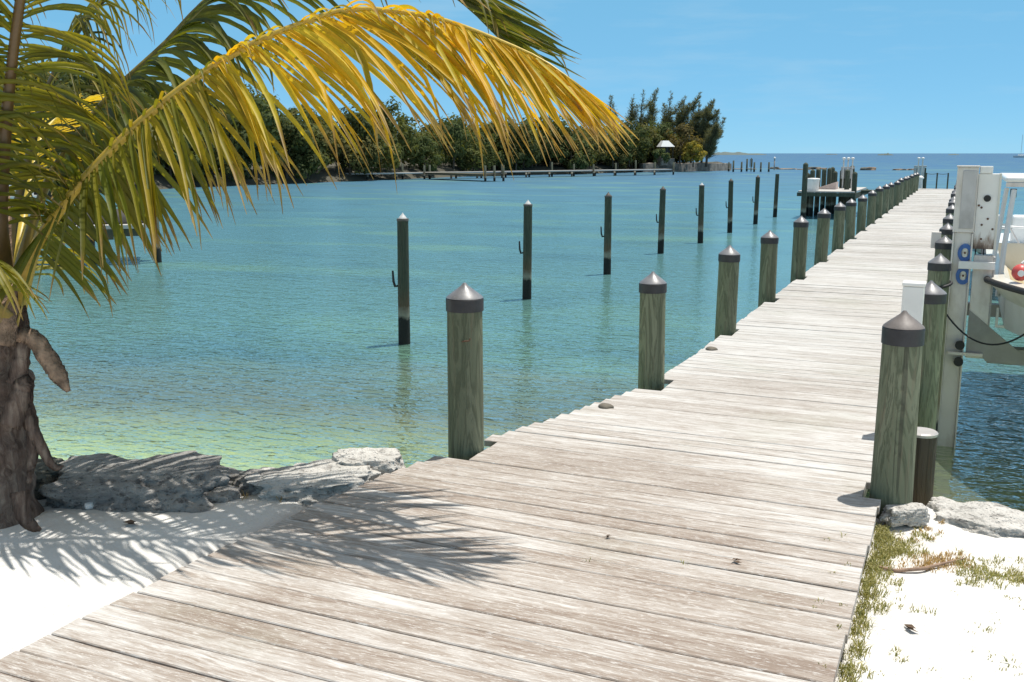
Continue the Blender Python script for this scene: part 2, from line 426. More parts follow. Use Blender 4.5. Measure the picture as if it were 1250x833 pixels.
wx = [-9000, -300, -60, -20, -8, 0, 8, 20, 60, 300, 9000]; wy = [3.0, 8, 14, 25, 45, 90, 200, 600, 2000, 9000]
for y in wy:
    for x in wx: w.vert((x, y, 0))
for j in range(len(wy) - 1):
    for i in range(len(wx) - 1): a = j * len(wx) + i; w.face(a, a + 1, a + 1 + len(wx), a + len(wx))
kind(w.build('sea_water', M['water']), 'structure')

# ------------------------------------------------------------------ the dock
LEDGE = [(0.0, -3.0), (2.2, -2.98), (3.48, -2.92), (4.08, -2.87), (4.66, -2.78), (5.4, -2.60), (6.27, -2.33), (7.21, -2.11), (8.26, -2.06), (60, -2.06)]
def ledge(y):
    for (a, b), (c, d) in zip(LEDGE, LEDGE[1:]):
        if y <= c: return b + (d - b) * max(0, (y - a) / (c - a))
    return LEDGE[-1][1]
LP = [(-2.62, 5.16)] + [(-2.075, 7.32 + 2.43 * k) for k in range(19)]
RP = [(-.225, 5.36)] + [(-.165, 7.9 + 2.43 * k) for k in range(19)]
DOCK_END = 54.5
dock = empty('wooden_dock', (-1.2, .3, 0), 'long weathered plank dock running from the sand out into the bay', 'dock')
def build_deck():
    mb = MB(); y = .3; k = 0; org = Vector((-1.2, .3, 0))
    while y < DOCK_END:
        wd = .128 + rnd.uniform(-.002, .003); gap = rnd.uniform(.002, .007)
        y1 = y + wd; ym = (y + y1) / 2
        x0 = ledge(ym) + rnd.uniform(-.008, .008); x1 = -.27 + rnd.uniform(-.006, .006)
        for (px, py) in LP:
            if abs(ym - py) < .19: x0 = max(x0, px + .12)
        for (px, py) in RP:
            if abs(ym - py) < .20: x1 = min(x1, px - .135)
        dz = rnd.uniform(-.003, .003); tilt = rnd.uniform(-.0025, .0025); skew = rnd.uniform(-.004, .004)
        tone = rnd.random(); o1, o2 = rnd.uniform(0, 90), rnd.uniform(0, 90)
        nx = 10 if y < 12 else 2
        prof = [(0, -.038), (0, -.004), (.004, 0), (wd * .33, -.0007), (wd * .66, -.0007), (wd - .004, 0), (wd, -.004), (wd, -.038)]
        rows = []
        for i in range(nx + 1):
            t = i / nx; x = x0 + (x1 - x0) * t
            wav = fbm((x * 1.7, k * 7.3, 1.0), 2) * .003
            row = []
            for (a, b) in prof:
                row.append(mb.vert((x - org.x, y + a + skew * (t - .5) + wav - org.y, DECK + b + dz + tilt * (a / wd - .5) * 2 + fbm((x * .9, k * 3.1, 5), 2) * .002 - org.z),
                                   (tone, rnd.random(), 0), (x + o1, a + o2, k * .37)))
            rows.append(row)
        for a, b in zip(rows, rows[1:]):
            for j in range(len(prof) - 1): mb.face(a[j], b[j], b[j + 1], a[j + 1])
            mb.face(a[-1], b[-1], b[0], a[0])
        mb.face(*rows[0]); mb.face(*reversed(rows[-1]))
        y = y1 + gap; k += 1
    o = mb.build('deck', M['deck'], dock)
    bmm = bmesh.new(); bmm.from_mesh(o.data); bmesh.ops.recalc_face_normals(bmm, faces=bmm.faces); bmm.to_mesh(o.data); bmm.free()
build_deck()
org = Vector((-1.2, .3, 0))
for sx in (-1.93, -1.15, -.42):
    mb = MB(); mb.box(sx - .025 - org.x, sx + .025 - org.x, 4.0 - org.y, DOCK_END - .05 - org.y, .98, DECK - .0395); mb.build('stringer', M['beam'], dock)
for k in range(19):
    yy = 7.9 + 2.43 * k
    mb = MB(); mb.box(-2.0 - org.x, -.30 - org.x, yy + .13 - org.y, yy + .19 - org.y, .76, .978); mb.build('cross_beam', M['beam'], dock)
mb = MB(); mb.box(-2.04 - org.x, -.28 - org.x, DOCK_END + .01 - org.y, DOCK_END + .05 - org.y, .95, DECK); mb.build('end_board', M['deck'], dock)

def cap_mb(r, h, rim, k=1.0):
    a, b = MB(), MB()
    a.lathe([(r * 1.0, -rim), (r * 1.07, -rim), (r * 1.07, -.004), (r * 1.04, 0), (r * .9, .001)], 28, capbot=False)
    b.lathe([(r * 1.055 * k, .001), (r * 1.0 * k, h * .10), (r * .72 * k, h * .36), (r * .42 * k, h * .62), (r * .22 * k, h * .80), (r * .13 * k, h * .93), (r * .08 * k, h)], 28, capbot=False)
    return a, b
def make_pile(name, label, cat, group, loc, r0, r1, zb, zt, mat, caph, rim, capmat, rimmat, seed):
    root = empty(name, loc, label, cat, group)
    s = MB(); nz = 18; sd = seed * 3.7
    prof = [(r0 + (r1 - r0) * i / nz, zb + (zt - zb) * i / nz) for i in range(nz + 1)]
    s.lathe(prof, 28, wob=lambda a, z: .022 * fbm((math.cos(a) * 1.4, math.sin(a) * 1.4, z * .8 + sd), 3))
    s.build('shaft', mat, root, True); autosmooth(root.children[0], 50)
    if caph:
        a, b = cap_mb(r1, caph, rim, .72 if 'mooring' in name else 1.0)
        rm = a.build('cap', rimmat, root, True, (0, 0, zt + .002)); autosmooth(rm, 35)
        autosmooth(b.build('cone', capmat, rm, True), 35)
    return root
# left (island) side
GL, GR = 'capped pilings along the island side of the dock', 'capped pilings along the boat side of the dock'
p1 = make_pile('dock_piling', 'stout green piling with shiny cone cap at the dock mouth, beside bay water', 'piling', GL, (LP[0][0], LP[0][1], 0), .118, .104, -.9, 2.165, M['pile'], .088, .075, M['cap'], M['cap_rim'], 1)
mb = MB(); mb.tube([(.035, -.106, 1.925), (.045, -.118, 1.93), (.085, -.115, 1.935), (.09, -.112, 1.95)], .004, 6); mb.build('staple', M['rust'], p1)
pm = [make_pile('dock_piling', 'x', 'piling', GL, (0, -50, 0), .112, .099, -2.6, 2.01, M['pile'], .088, .07, M['cap'], M['cap_rim'], k + 5) for k in range(3)]
for k, (x, y) in enumerate(LP[1:]):
    lab = 'green timber piling with grey cone cap on island side of dock, %s from the shore' % ORD[k + 1]
    r = pm[k] if k < 3 else dup(pm[k % 3], (0, 0, 0))
    r['label'] = lab; r.location = (x + rnd.uniform(-.012, .012), y + rnd.uniform(-.05, .05), rnd.uniform(-.035, .035) + (.045 if k == 0 else 0)); r.rotation_euler = (rnd.uniform(-.018, .018), rnd.uniform(-.018, .018), rnd.uniform(0, 6))
# right (boat) side
make_pile('dock_piling', 'thick green piling with dull brown cap beside whitish rock at the dock mouth', 'piling', GR, (RP[0][0], RP[0][1], 0), .125, .096, -.6, 2.13, M['pile'], .084, .085, M['cap_brown'], M['cap_rim'], 31)
q2 = make_pile('dock_piling', 'green piling with grey cone cap behind the thick brown-capped one on boat side', 'piling', GR, (RP[1][0], RP[1][1], 0), .118, .106, -1.2, 1.985, M['pile'], .09, .07, M['cap'], M['cap_rim'], 33)
for k, (x, y) in enumerate(RP[2:]):
    r = dup(pm[(k + 1) % 3], (x + rnd.uniform(-.015, .015), y + rnd.uniform(-.05, .05), -.03 + rnd.uniform(-.03, .03)), rnd.uniform(0, 6),
            'green timber piling with grey cone cap on boat side of dock, %s from the shore' % ORD[k + 2])
    r['group'] = GR
    if k == 0:
        mb = MB(); pts = []
        for i in range(25):
            a = i / 24 * 2 * math.pi; pts.append((.118 * math.cos(a), .118 * math.sin(a), 1.80 + .03 * math.sin(a * 1.0 + 1)))
        mb.tube(pts, .014, 8); tag(mb.build('mooring_rope', M['rubber'], None, True, r.location), 'black rope looped round the third piling on boat side of dock', 'rope')
# brown square timbers standing beside some pilings
for (k, dx) in ((5, .17), (7, .17), (9, .17)):
    x, y = LP[k]; mb = MB(); mb.box(-.05, .05, -.045, .045, -2.2, 1.98); o = mb.build('brown_fender_timber', M['brown_timber'], None, False, (x - .02, y + .24, 0)); bevel(o, .008)
    tag(o, 'brown square timber standing just behind the %s piling on island side of dock' % ORD[k], 'post', 'brown timbers beside the dock pilings')
# stub pile under the edge of the deck, boat side
st = empty('stub_pile', (-.13, 6.9, 0), 'short dark sawn-off pile below deck level behind the thick brown-capped piling', 'piling')
mb = MB(); mb.lathe([(.105, -1.0), (.10, .2), (.098, 1.17)], 20, wob=lambda a, z: .03 * fbm((math.cos(a) * 2, math.sin(a) * 2, z))); autosmooth(mb.build('shaft', M['stub'], st, True), 50)
mb = MB(); mb.lathe([(.10, 1.173), (.102, 1.19), (.09, 1.2)], 20); mb.build('top_plate', M['alu_grey'], st)

# mooring piles standing in the bay
MY = [13.57, 18.94, 23.74, 29.4, 33.4, 38.3, 43.35, 48.6]; MX = [-7.98, -8.16, -8.03, -8.25, -8.0, -8.05, -8.03, -8.1]
TOPY = [257, 242, 233, 226, 222, 217, 213, 212]
capm = ['white', 'white', 'brown', 'brown', 'white', 'brown', 'brown', None]
for k in range(8):
    dep = Vector((MX[k], MY[k], -HC)).dot(CF); zt = HC - (TOPY[k] - 187) / F_PX * dep
    cm = {'white': M['cap_white'], 'brown': M['cap_dark'], None: None}[capm[k]]
    d = {'white': 'a pale cone cap', 'brown': 'a dark cap', None: 'a bare top'}[capm[k]]
    r = make_pile('mooring_pile', 'dark lone mooring pile with %s in open water, %s from the shore' % (d, ORD[k]), 'mooring pile', 'mooring piles standing in the bay',
                  (MX[k], MY[k], 0), .105, .088, -2.8, zt - (.09 if cm else 0), M['mooring'], .09 if cm else 0, .04, cm, M['cap_dark'], 50 + k)
    r.rotation_euler = (rnd.uniform(-.012, .012), rnd.uniform(-.016, .016), 0)
    if k < 7:
        mb = MB(); zc = 1.05 + .04 * rnd.random()
        dv = Vector((-.93, -.36, 0)).normalized(); b0 = dv * .085
        mb.tube([b0 + Vector((0, 0, zc - .12)), b0 + dv * .05 + Vector((0, 0, zc - .13)), b0 + dv * .075 + Vector((0, 0, zc - .05)), b0 + dv * .085 + Vector((0, 0, zc + .12))], [.018, .022, .02, .016], 8)
        mb.tube([b0 * .9 + Vector((0, 0, zc - .16)), b0 * .9 + Vector((0, 0, zc + .10))], .016, 6)
        mb.build('hook', M['iron'], r, True)

# ------------------------------------------------------------------ things on and beside the dock
def bx(name, mat, parent, x0, x1, y0, y1, z0, z1, bw=.006, mtx=None):
    mb = MB(); mb.box(x0, x1, y0, y1, z0, z1, mtx); o = mb.build(name, mat, parent)
    if bw: bevel(o, bw)
    return o
def tb(name, mat, parent, pts, r, n=10):
    mb = MB(); mb.tube(pts, r, n); o = mb.build(name, mat, parent, True); autosmooth(o, 50); return o

pd_ = empty('power_pedestal', (-.235, 6.62, DECK), 'pale grey power pedestal standing on the dock behind the thick brown-capped piling', 'power pedestal')
bx('body', M['white'], pd_, -.062, .062, -.06, .06, .002, .94)
bx('lid', M['white'], pd_, -.067, .067, -.066, .066, .942, .965)
bx('socket_cover', M['alu_grey'], pd_, -.045, .045, -.075, -.0615, .50, .66, .004)
q = PD(1142, 303, 11.75)
bb = empty('junction_box', q, 'small pale utility box fixed beside the fourth piling on boat side of dock', 'utility box')
bx('box', M['alu'], bb, -.055, .05, -.03, .03, .0, .19)
bx('bracket', M['alu_grey'], bb, .05, .09, -.012, .012, .06, .12, .002)

# grey lumps on the left edge of the deck
for (px, py, lab) in ((729, 497, 'small grey flat lump on the dock edge between the first two capped pilings'), (860, 427, 'small grey flat lump on the dock edge just before the third capped piling')):
    p = at(px, py, DECK); mb = MB()
    mb.lathe([(.075, .003), (.072, .018), (.05, .034), (.02, .04)], 16, wob=lambda a, z: .12 * math.sin(3 * a + z * 40))
    o = mb.build('dock_cleat_cover', M['beam'], None, True, (p.x + .06, p.y, DECK)); o.scale = (.75, .55, .8); tag(o, lab, 'deck fitting', 'grey lumps on the dock edge')

# ---- boat lift nearest the camera
lift = empty('boat_lift', (.03, 11.0, 0), 'white metal boat lift with tall guide post, blue pads and motor box beside the dock', 'boat lift')
LZ = 2.86
mb = MB(); mb.box(-.078, .078, -.06, .06, -1.6, 2.22); o = mb.build('guide_post', M['alu'], lift); bevel(o, .006)
for sx in (-1, 1):
    bx('flange', M['alu'], lift, sx * .087 - .008, sx * .087 + .008, -.10, .08, -.1, 2.215, .003)
bx('post_head', M['alu'], lift, -.100, .095, -.085, .085, 2.222, LZ)
bx('head_recess', M['alu_grey'], lift, -.045, .08, -.0955, -.087, 2.26, LZ - .03, .003)
bx('head_cap', M['alu'], lift, -.108, .103, -.10, .10, LZ + .001, LZ + .018, .003)
mo = bx('motor_box', M['motor_box'], lift, .097, .30, -.05, .09, 2.06, 2.80)
bx('box_edge', M['gel'], mo, .283, .303, -.062, .09, 2.055, 2.805, .003)
bx('upper_box', M['white'], lift, .105, .22, -.06, .08, 2.802, 2.872)
mb = MB(); mb.tube([(.19, -.0515, 2.56), (.19, -.064, 2.56)], .033, 16); mb.build('pulley_hole', M['iron'], mo)
for (hx, hz) in ((.12, 2.49), (.145, 2.47), (.16, 2.30), (.21, 2.36), (.26, 2.26), (.165, 2.16)):
    mb = MB(); mb.tube([(hx, -.0515, hz), (hx, -.056, hz)], .011, 8); mb.build('rivet', M['rust'], mo)
for cx_ in (.125, .20):
    tb('cable', M['iron'], lift, [(cx_, .0, 2.06), (cx_, .0, 2.0)], .006, 6)
# blue pads on the post
for cz in (2.02, 1.79):
    mb = MB(); ro, ri = .078, .04; N = 28; rings = []
    for (rr, yy) in ((ri, -.063), (ri, -.085), (ro, -.085), (ro, -.063)):
        ring = []
        for k in range(N):
            a = 2 * math.pi * k / N; ex = .85 if rr == ro else .85
            zz = rr * math.sin(a) * 1.15
            ring.append(mb.vert((.03 + rr * math.cos(a) * ex, yy, cz + zz)))
        rings.append(ring)
    for i in range(4): mb.quadstrip(rings[i], rings[(i + 1) % 4], True)
    pad = mb.build('blue_pad', M['blue_pad'], lift, True); autosmooth(pad, 40)
    bx('pad_plate', M['gel'], pad, .006, .054, -.080, -.0632, cz - .05, cz + .05, .003)
    mb = MB(); mb.tube([(.03, -.081, cz), (.03, -.092, cz)], .011, 8); mb.build('bolt', M['rust'], pad)
bx('carriage_bracket', M['white'], lift, -.02, .31, -.14, -.095, 1.865, 1.94, .004)
bx('carriage', M['alu'], lift, .115, .295, -.09, .06, .96, 2.0)
bx('carriage_edge', M['alu_grey'], lift, .2955, .31, -.095, .06, 1.2, 1.985, .003)
# gusset and cradle beam
mb = MB()
prof = [(.115, 1.45), (.30, 1.30), (.62, 1.04), (.62, .94), (.30, .94), (.24, 1.02), (.115, 1.02)]
f0 = [mb.vert((x, -.102, z)) for x, z in prof]; f1 = [mb.vert((x, -.0905, z)) for x, z in prof]
mb.face(*f0); mb.face(*reversed(f1)); mb.quadstrip(f1, f0, True)
mb.build('gusset', M['alu_dark'], lift)
bx('cradle_beam', M['alu_dark'], lift, .312, 3.2, -.088, .088, .92, 1.08)
bx('cradle_beam', M['alu_dark'], lift, .10, 3.2, 3.112, 3.288, .92, 1.08)
bx('roller_arm', M['alu'], lift, -.05, .27, -.15, -.104, .99, 1.02, .003)
for rz in (1.09, .92):
    mb = MB(); mb.tube([(.055, -.155, rz), (.055, -.105, rz)], .045, 18); autosmooth(mb.build('roller', M['rubber'], lift, True), 40)
bx('ladder_bracket', M['white'], lift, .36, .385, -.05, -.02, 1.28, 1.48, .003); bx('ladder_bracket', M['white'], lift, .385, .47, -.05, -.02, 1.28, 1.305, .003); bx('ladder_bracket', M['white'], lift, .46, .485, -.05, -.02, 1.30, 1.5, .003)
for (gx, gy) in ((3.1, 0), (3.1, 3.2), (.0, 3.2)):
    bx('guide_post', M['alu'], lift, gx - .09 + (0 if gx else .0), gx + .09, gy - .06 + .19 * 0, gy + .06, -1.6, .90 if gx else 2.2)
for bxx in (.95, 1.95):
    mb = MB(); mb.box(bxx - .07, bxx + .07, -.6, 3.9, 1.082, 1.20); bevel(mb.build('bunk', M['rubber'], lift), .02)
pts = []
A, B = Vector((-.11, -.13, 1.42)), Vector((.78, -.9, 1.60))
for i in range(21):
    t = i / 20; p = A.lerp(B, t); p.z -= .36 * 4 * t * (1 - t) * .9; pts.append(p)
tb('power_cable', M['rubber'], lift, pts, .009, 8)
bx('outlet_box', M['white'], lift, -.16, -.115, -.12, -.06, 1.38, 1.50, .004)

# ---- boats
def hull(name, mats, parent, L, B, zt0, zt1, zk, bow, nst=26, nh=10, sheer=.08, w2=.9):
    """lofted open hull: bow towards -Y; returns the mesh object"""
    mb = MB(); rows = []
    for i in range(nst + 1):
        t = (i / nst); y = bow + L * t
        hb = B * (min(1, t / .26) ** .52 if t > 0 else 0) * (1 - .06 * max(0, t - .6)); hb = max(hb, .02)
        zt = zt0 + sheer * (1 - t) ** 2; zkk = zk + (zt0 - zk) * .75 * max(0, 1 - t / .16) ** 2
        row = []
        for j in range(nh + 1):
            u = j / nh                        # 0 keel .. 1 gunwale
            row.append((hb * (u ** .55) * (.84 + .16 * u), y + (.10 * (1 - u) * (1 - t) ** 3), zkk + (zt - zkk) * (u ** 1.35)))
        rows.append(row)
    L_, Rr = [], []
    for row in rows:
        L_.append([mb.vert((-x, y, z)) for x, y, z in row]); Rr.append([mb.vert((x, y, z)) for x, y, z in row])
    for side, rv in ((L_, False), (Rr, True)):
        for a, b in zip(side, side[1:]):
            for j in range(nh):
                mb.mat = 1 if j < nh * w2 else 0
                f = (a[j], b[j], b[j + 1], a[j + 1]); mb.face(*(f if not rv else f[::-1]))
    mb.mat = 0
    mb.face(*(L_[-1] + Rr[-1][::-1]))
    o = mb.build(name, mats, parent, True); autosmooth(o, 45)
    gun = [(-r[-1][0], r[-1][1], r[-1][2]) for r in rows], [(r[-1][0], r[-1][1], r[-1][2]) for r in rows]
    return o, gun
bt = empty('lifted_motorboat', (1.40, 9.15, 0), 'cream motorboat with stained hull and white tube canopy frame hoisted on the lift', 'boat')
ho, gun = hull('hull', [M['gel'], M['gel_low']], bt, 6.2, 1.12, 1.78, 1.78, 1.13, 0.0, sheer=-.02, w2=.55)
loop = gun[0][::-1] + gun[1]
tb('rub_rail', M['rubber'], bt, loop, .032, 8)
# coaming / deck ring, inner liner and floor
mb = MB(); outer, inner, low = [], [], []
for k in range(len(gun[0])):
    g = Vector(gun[1][k]); t = k / (len(gun[0]) - 1)
    f = max(0.02, g.x - .16 - .25 * max(0, .12 - t) * 6)
    outer.append((g.x - .01, g.y, g.z + .015)); inner.append((f, g.y + (.30 if t < .1 else 0) * (1 - t / .1 if t < .1 else 0), g.z + .03)); low.append((f * .97, inner[-1][1], 1.30))
for sx in (-1, 1):
    A = [mb.vert((sx * x, y, z)) for x, y, z in outer]; B_ = [mb.vert((sx * x, y, z)) for x, y, z in inner]; C_ = [mb.vert((sx * x, y, z)) for x, y, z in low]
    mb.quadstrip(A, B_); mb.quadstrip(B_, C_)
    if sx == -1: Lc = C_
    else: mb.quadstrip(Lc, C_)
mb.build('deck_liner', M['gel'], bt)
tf = empty('canopy_frame', (0, 0, 0), '', ''); del tf['label'], tf['category']; tf.parent = bt
def bl(px, py, d): return PD(px, py, d) - Vector((1.40, 9.15, 0))
legs = [([(1218, 362), (1226, 300), (1238, 232)], 10.1, .026), ([(1207, 352), (1216, 300), (1229, 230)], 10.6, .024)]
for pts, d, r in legs: tb('leg', M['tube'], tf, [bl(x, y, d) for x, y in pts], r, 10)
for pts, d, r in legs: tb('leg', M['tube'], tf, [Vector((-q.x, q.y, q.z)) for q in (bl(x, y, d) for x, y in pts)], r, 10)
c0 = bl(1226, 222, 10.3)
mb = MB(); ww = -c0.x
mb.box(-ww, ww, c0.y - .25, c0.y + 2.0, c0.z + .0, c0.z + .055); bevel(mb.build('canopy', M['gel_white'], tf), .025, 3)
bx('canopy_rail', M['alu'], tf, -ww + .01, ww - .01, c0.y - .24, c0.y - .20, c0.z - .045, c0.z - .002, .004)
q = bl(1237, 236, 10.25); bx('leg_joint', M['rubber'], tf, q.x - .03, q.x + .03, q.y - .035, q.y + .03, q.z - .045, q.z + .045, .004)
bx('helm_seat', M['gel'], bt, -.45, .45, 2.2, 2.75, 1.30, 1.85, .03); bx('console', M['gel'], bt, -.4, .4, 1.3, 1.75, 1.30, 2.05, .03)
bx('foredeck_locker', M['gel'], bt, -.72, .10, .78, 1.15, 1.31, 1.86, .03)
for k, (dx, r) in enumerate(((-.62, .30), (-.52, .38))):
    pts = [(dx + r * (1 - math.cos(a)) * .9, .66 + .1 * k, 1.78 + r * math.sin(a)) for a in [i / 14 * 2.3 for i in range(15)]]
    tb('hose', M['rubber'], bt, pts, .010, 8)
fb = PD(1246, 333, 9.4); 
ball = empty('ball_fender', fb, 'round red ball fender with pale centre lying in the lifted boat', 'fender')
mb = MB(); mb.lathe([(.08 * math.sin(math.pi * i / 14), -.08 * math.cos(math.pi * i / 14)) for i in range(1, 14)], 20); mb.build('ball', M['red'], ball, True)
mb = MB(); mb.tube([(0, -.06, .0), (0, -.084, .0)], .03, 16); mb.build('eye', M['gel_white'], ball)
tb('rope', M['gel_white'], ball, [(0, 0, .085), (.06, .05, .15), (.18, .1, .06)], .01, 8)

b2 = empty('white_boat', (2.0, 22.4, 0), 'white open boat with grey-green side band moored beyond the boat lift', 'boat')
h2, gun2 = hull('hull', [M['gel_white'], M['teal_band']], b2, 6.0, 1.75, .98, .98, -.25, 0, sheer=.12, w2=.86)
tb('rub_rail', M['gel_white'], b2, gun2[0][::-1] + gun2[1], .045, 8)
mb = MB(); a = [mb.vert((-g[1] * 0 + g[0], g[1], g[2] + .01)) for g in gun2[0]]; c = [mb.vert((g[0], g[1], g[2] + .01)) for g in gun2[1]]; mb.quadstrip(c, a); mb.build('foredeck', M['gel_white'], b2)
bx('console', M['gel_white'], b2, -.95, -.35, 2.4, 3.2, 1.0, 1.62, .05)
q = PD(1240, 277, 21.5) - Vector((2.0, 22.4, 0))
rf = tb('bow_rail', M['tube'], b2, [(q.x - .14, q.y, q.z), (q.x + .22, q.y, q.z - .02), (q.x + 1.4, q.y, q.z - .02)], .022, 8)
tb('rail_leg', M['alu_grey'], b2, [(q.x - .12, q.y, q.z), (q.x + .14, q.y + .1, 1.0)], .018, 8)
b3 = empty('small_white_skiff', (.85, 34.0, 0), 'small white skiff moored behind the boat lift post', 'boat')
h3, gun3 = hull('hull', [M['gel_white'], M['gel']], b3, 4.2, .62, .62, .62, -.2, 0, w2=.3)
tb('rub_rail', M['alu_grey'], b3, gun3[0][::-1] + gun3[1], .03, 8)
bx('console', M['gel_white'], b3, -.3, .3, 1.4, 2.0, .3, 1.05, .04); bx('bench', M['gel_white'], b3, -.5, .5, 2.6, 3.0, .3, .62, .02)
tb('mast_light', M['tube'], b3, [(0, 1.7, 1.05), (0, 1.7, 1.35)], .03, 8)

# far sailboat
p = at(1246, 191.2, 0); k_ = 900 / p.dot(CF - Vector((0, 0, CF.z))) if False else 1
p = Vector((CAM.x, CAM.y, 0)) + (Vector((p.x, p.y, 0))).normalized() * 760
sb = empty('sailboat', p, 'tiny white sailboat with bare mast near the horizon', 'sailboat', None, R_(70))
hull('hull', [M['gel_white'], M['gel_white']], sb, 9, 1.5, 1.3, 1.3, -.3, -4.5)
tb('mast', M['alu_grey'], sb, [(0, 0, .5), (0, 0, 15)], .12, 8); bx('cabin', M['gel_white'], sb, -.9, .9, -1.5, 1.5, 1.2, 2.1, .1)

# ------------------------------------------------------------------ side platform out on the water
PZ = 1.27
plat = empty('side_platform', (-5.6, 50.0, 0), 'small timber platform on piles joined to the far half of the dock by a walkway', 'platform')
px0, px1, py0, py1 = -1.42, 1.05, -1.9, 4.6
bx('deck', M['deck'], plat, px0, px1, py0, py1, PZ - .06, PZ, 0)
bx('fascia', M['mooring'], plat, px0 - .03, px1 + .03, py0 - .08, py0 - .03, PZ - .24, PZ - .07, 0)
bx('fascia', M['mooring'], plat, px1 + .032, px1 + .08, py0 - .08, py1, PZ - .33, PZ - .07, 0)
bx('walkway', M['mooring'], plat, px1 + .085, 3.50, .6, 1.7, PZ - .17, PZ - .02, 0)
def lp(px, d): q = PD(px, 240, d); return (q.x + 5.6, q.y - 50.0)
piles = [(981.5, 44.2, 200), (984.6, 48.2, 212), (990.5, 48.0, 208), (997.5, 48.6, 207), (1004.5, 50.6, 207), (1011, 49.5, 206), (1014.5, 50.5, 205), (1018, 50.0, 210), (1026.5, 50.0, 208), (1033, 48.0, 208), (1038.3, 49.8, 203), (1042, 45.9, 211)]
for (px, d, ty) in piles:
    x, y = lp(px, d); zt = HC - (ty - 187) / F_PX * d
    mb = MB(); mb.lathe([(.125, -2.5), (.115, zt - .03), (.10, zt), (.03, zt + .06)], 14); mb.build('pile', M['mooring'], plat, True, (x, y, 0)); 
tbx = empty('white_tub', (0, 0, 0), 'round white tub with lid standing on the side platform', 'tub')
q = PD(992.5, 231, 46.6); tbx.location = (q.x, q.y, PZ)
mb = MB(); mb.lathe([(.255, .0), (.26, .02), (.275, .50)], 28); autosmooth(mb.build('body', M['white'], tbx, True), 40)
mb = MB(); mb.lathe([(.30, .502), (.30, .54), (.27, .57), (.10, .585)], 28); autosmooth(mb.build('lid', M['gel_white'], tbx, True), 40)
q = PD(1010, 231, 48.5); mb = MB()
i0 = [mb.vert(v) for v in ((-.55, -.3, .004), (.42, -.3, .004), (.42, .7, .004), (-.55, .7, .004))]; i1 = [mb.vert(v) for v in ((-.55, -.3, .03), (.42, -.3, .36), (.42, .7, .36), (-.55, .7, .03))]
mb.face(*i0[::-1]); mb.face(*i1); mb.quadstrip(i0, i1, True)
tag(mb.build('sloping_board', M['tan'], None, False, (q.x, q.y, PZ)), 'pinkish tan sloping board on the side platform beside the white tub', 'board')
def lift_rack(name, loc, lab, n, hgt, grp):
    r = empty(name, loc, lab, 'lift rack', grp)
    for k in range(n):
        x = (k - (n - 1) / 2) * .21
        tb('light_post', M['alu'], r, [(x, 0, 1.0), (x, 0, hgt)], .035, 8)
        mb = MB(); mb.lathe([(.03, -.02), (.085, 0), (.085, .06), (.04, .09)], 12); mb.build('lamp', M['gel_white'], r, True, (x, 0, hgt))
    for k in range(3):
        mb = MB(); mb.tube([(-.24 + k * .19, .06, 1.75), (-.24 + k * .19, .06, 2.22)], .085, 12); autosmooth(mb.build('winch_drum', M['alu_grey'], r, True), 50)
    bx('cross_bar', M['alu_grey'], r, -.32, .32, .0, .12, 2.23, 2.32, .01)
    bx('pile', M['mooring'], r, -.30, -.12, .16, .34, -2.5, 2.2, .02); bx('pile', M['mooring'], r, .12, .30, .16, .34, -2.5, 2.2, .02)
    return r
q = PD(1033.5, 230, 49.6); lift_rack('lift_rack', (q.x, q.y, 0), 'grey winch rack with three white-tipped posts on piles at the side platform', 3, 2.70, 'winch racks')
q = PD(1121.5, 230, 54.5); lift_rack('lift_rack', (q.x, q.y, 0), 'grey winch rack with two white-tipped posts at the far end of the dock', 2, 2.68, 'winch racks')
q = PD(1123, 230, 50.6)
lb = empty('bollard_light', (q.x, q.y, DECK), 'short white bollard light on the deck at the far end of the dock', 'bollard light')
mb = MB(); mb.lathe([(.12, .002), (.11, .05), (.10, .46)], 18); autosmooth(mb.build('post', M['white'], lb, True), 40)
mb = MB(); mb.lathe([(.15, .462), (.16, .50), (.15, .54), (.05, .62)], 18); autosmooth(mb.build('lamp_head', M['gel_white'], lb, True), 40)
rl = empty('end_railing', (-1.4, DOCK_END - .1, DECK), 'thin dark post and rope railing across the far end of the dock', 'railing')
for x in (-.35, .15, .65): tb('post', M['mooring'], rl, [(x, 0, .0), (x, 0, .78)], .035, 8)
tb('rope', M['mooring'], rl, [(-.35, 0, .74), (-.1, 0, .71), (.15, 0, .74), (.4, 0, .71), (.65, 0, .74)], .012, 6)

# ------------------------------------------------------------------ dock half hidden behind the palm, with a dark skiff on it
bd = empty('bay_dock', (-22.6, 19.2, 0), 'low dark timber dock with slim piles behind the palm fronds', 'dock')
E0, E1 = PD(35, 279, 26.2) - Vector(bd.location), PD(181, 277, 27.2) - Vector(bd.location)
dv = (E1 - E0); dv.z = 0; Ld = dv.length; ang = math.atan2(dv.y, dv.x)
mt = Matrix.Translation((E0.x, E0.y, 0)) @ Matrix.Rotation(ang, 4, 'Z')
bx('deck', M['deck'], bd, -2.5, Ld, .0, 2.2, .98, 1.08, 0, mt); bx('fascia', M['mooring'], bd, -2.5, Ld - .9, -.06, -.003, .70, .97, 0, mt)
bx('stringer', M['mooring'], bd, -2.4, Ld - .2, .2, .3, .76, .978, 0, mt)
for px, d, ty in ((40, 26.0, 286), (66, 26.0, 284), (75, 26.2, 286), (112, 27.5, 284), (192, 27.7, 229), (20, 26.5, 286)):
    qq = PD(px, 300, d) - Vector(bd.location); zt = HC - (ty - 187) / F_PX * d
    mb = MB(); mb.lathe([(.10, -2.2), (.09, zt)], 12); mb.build('pile', M['mooring'], bd, True, (qq.x, qq.y, 0))
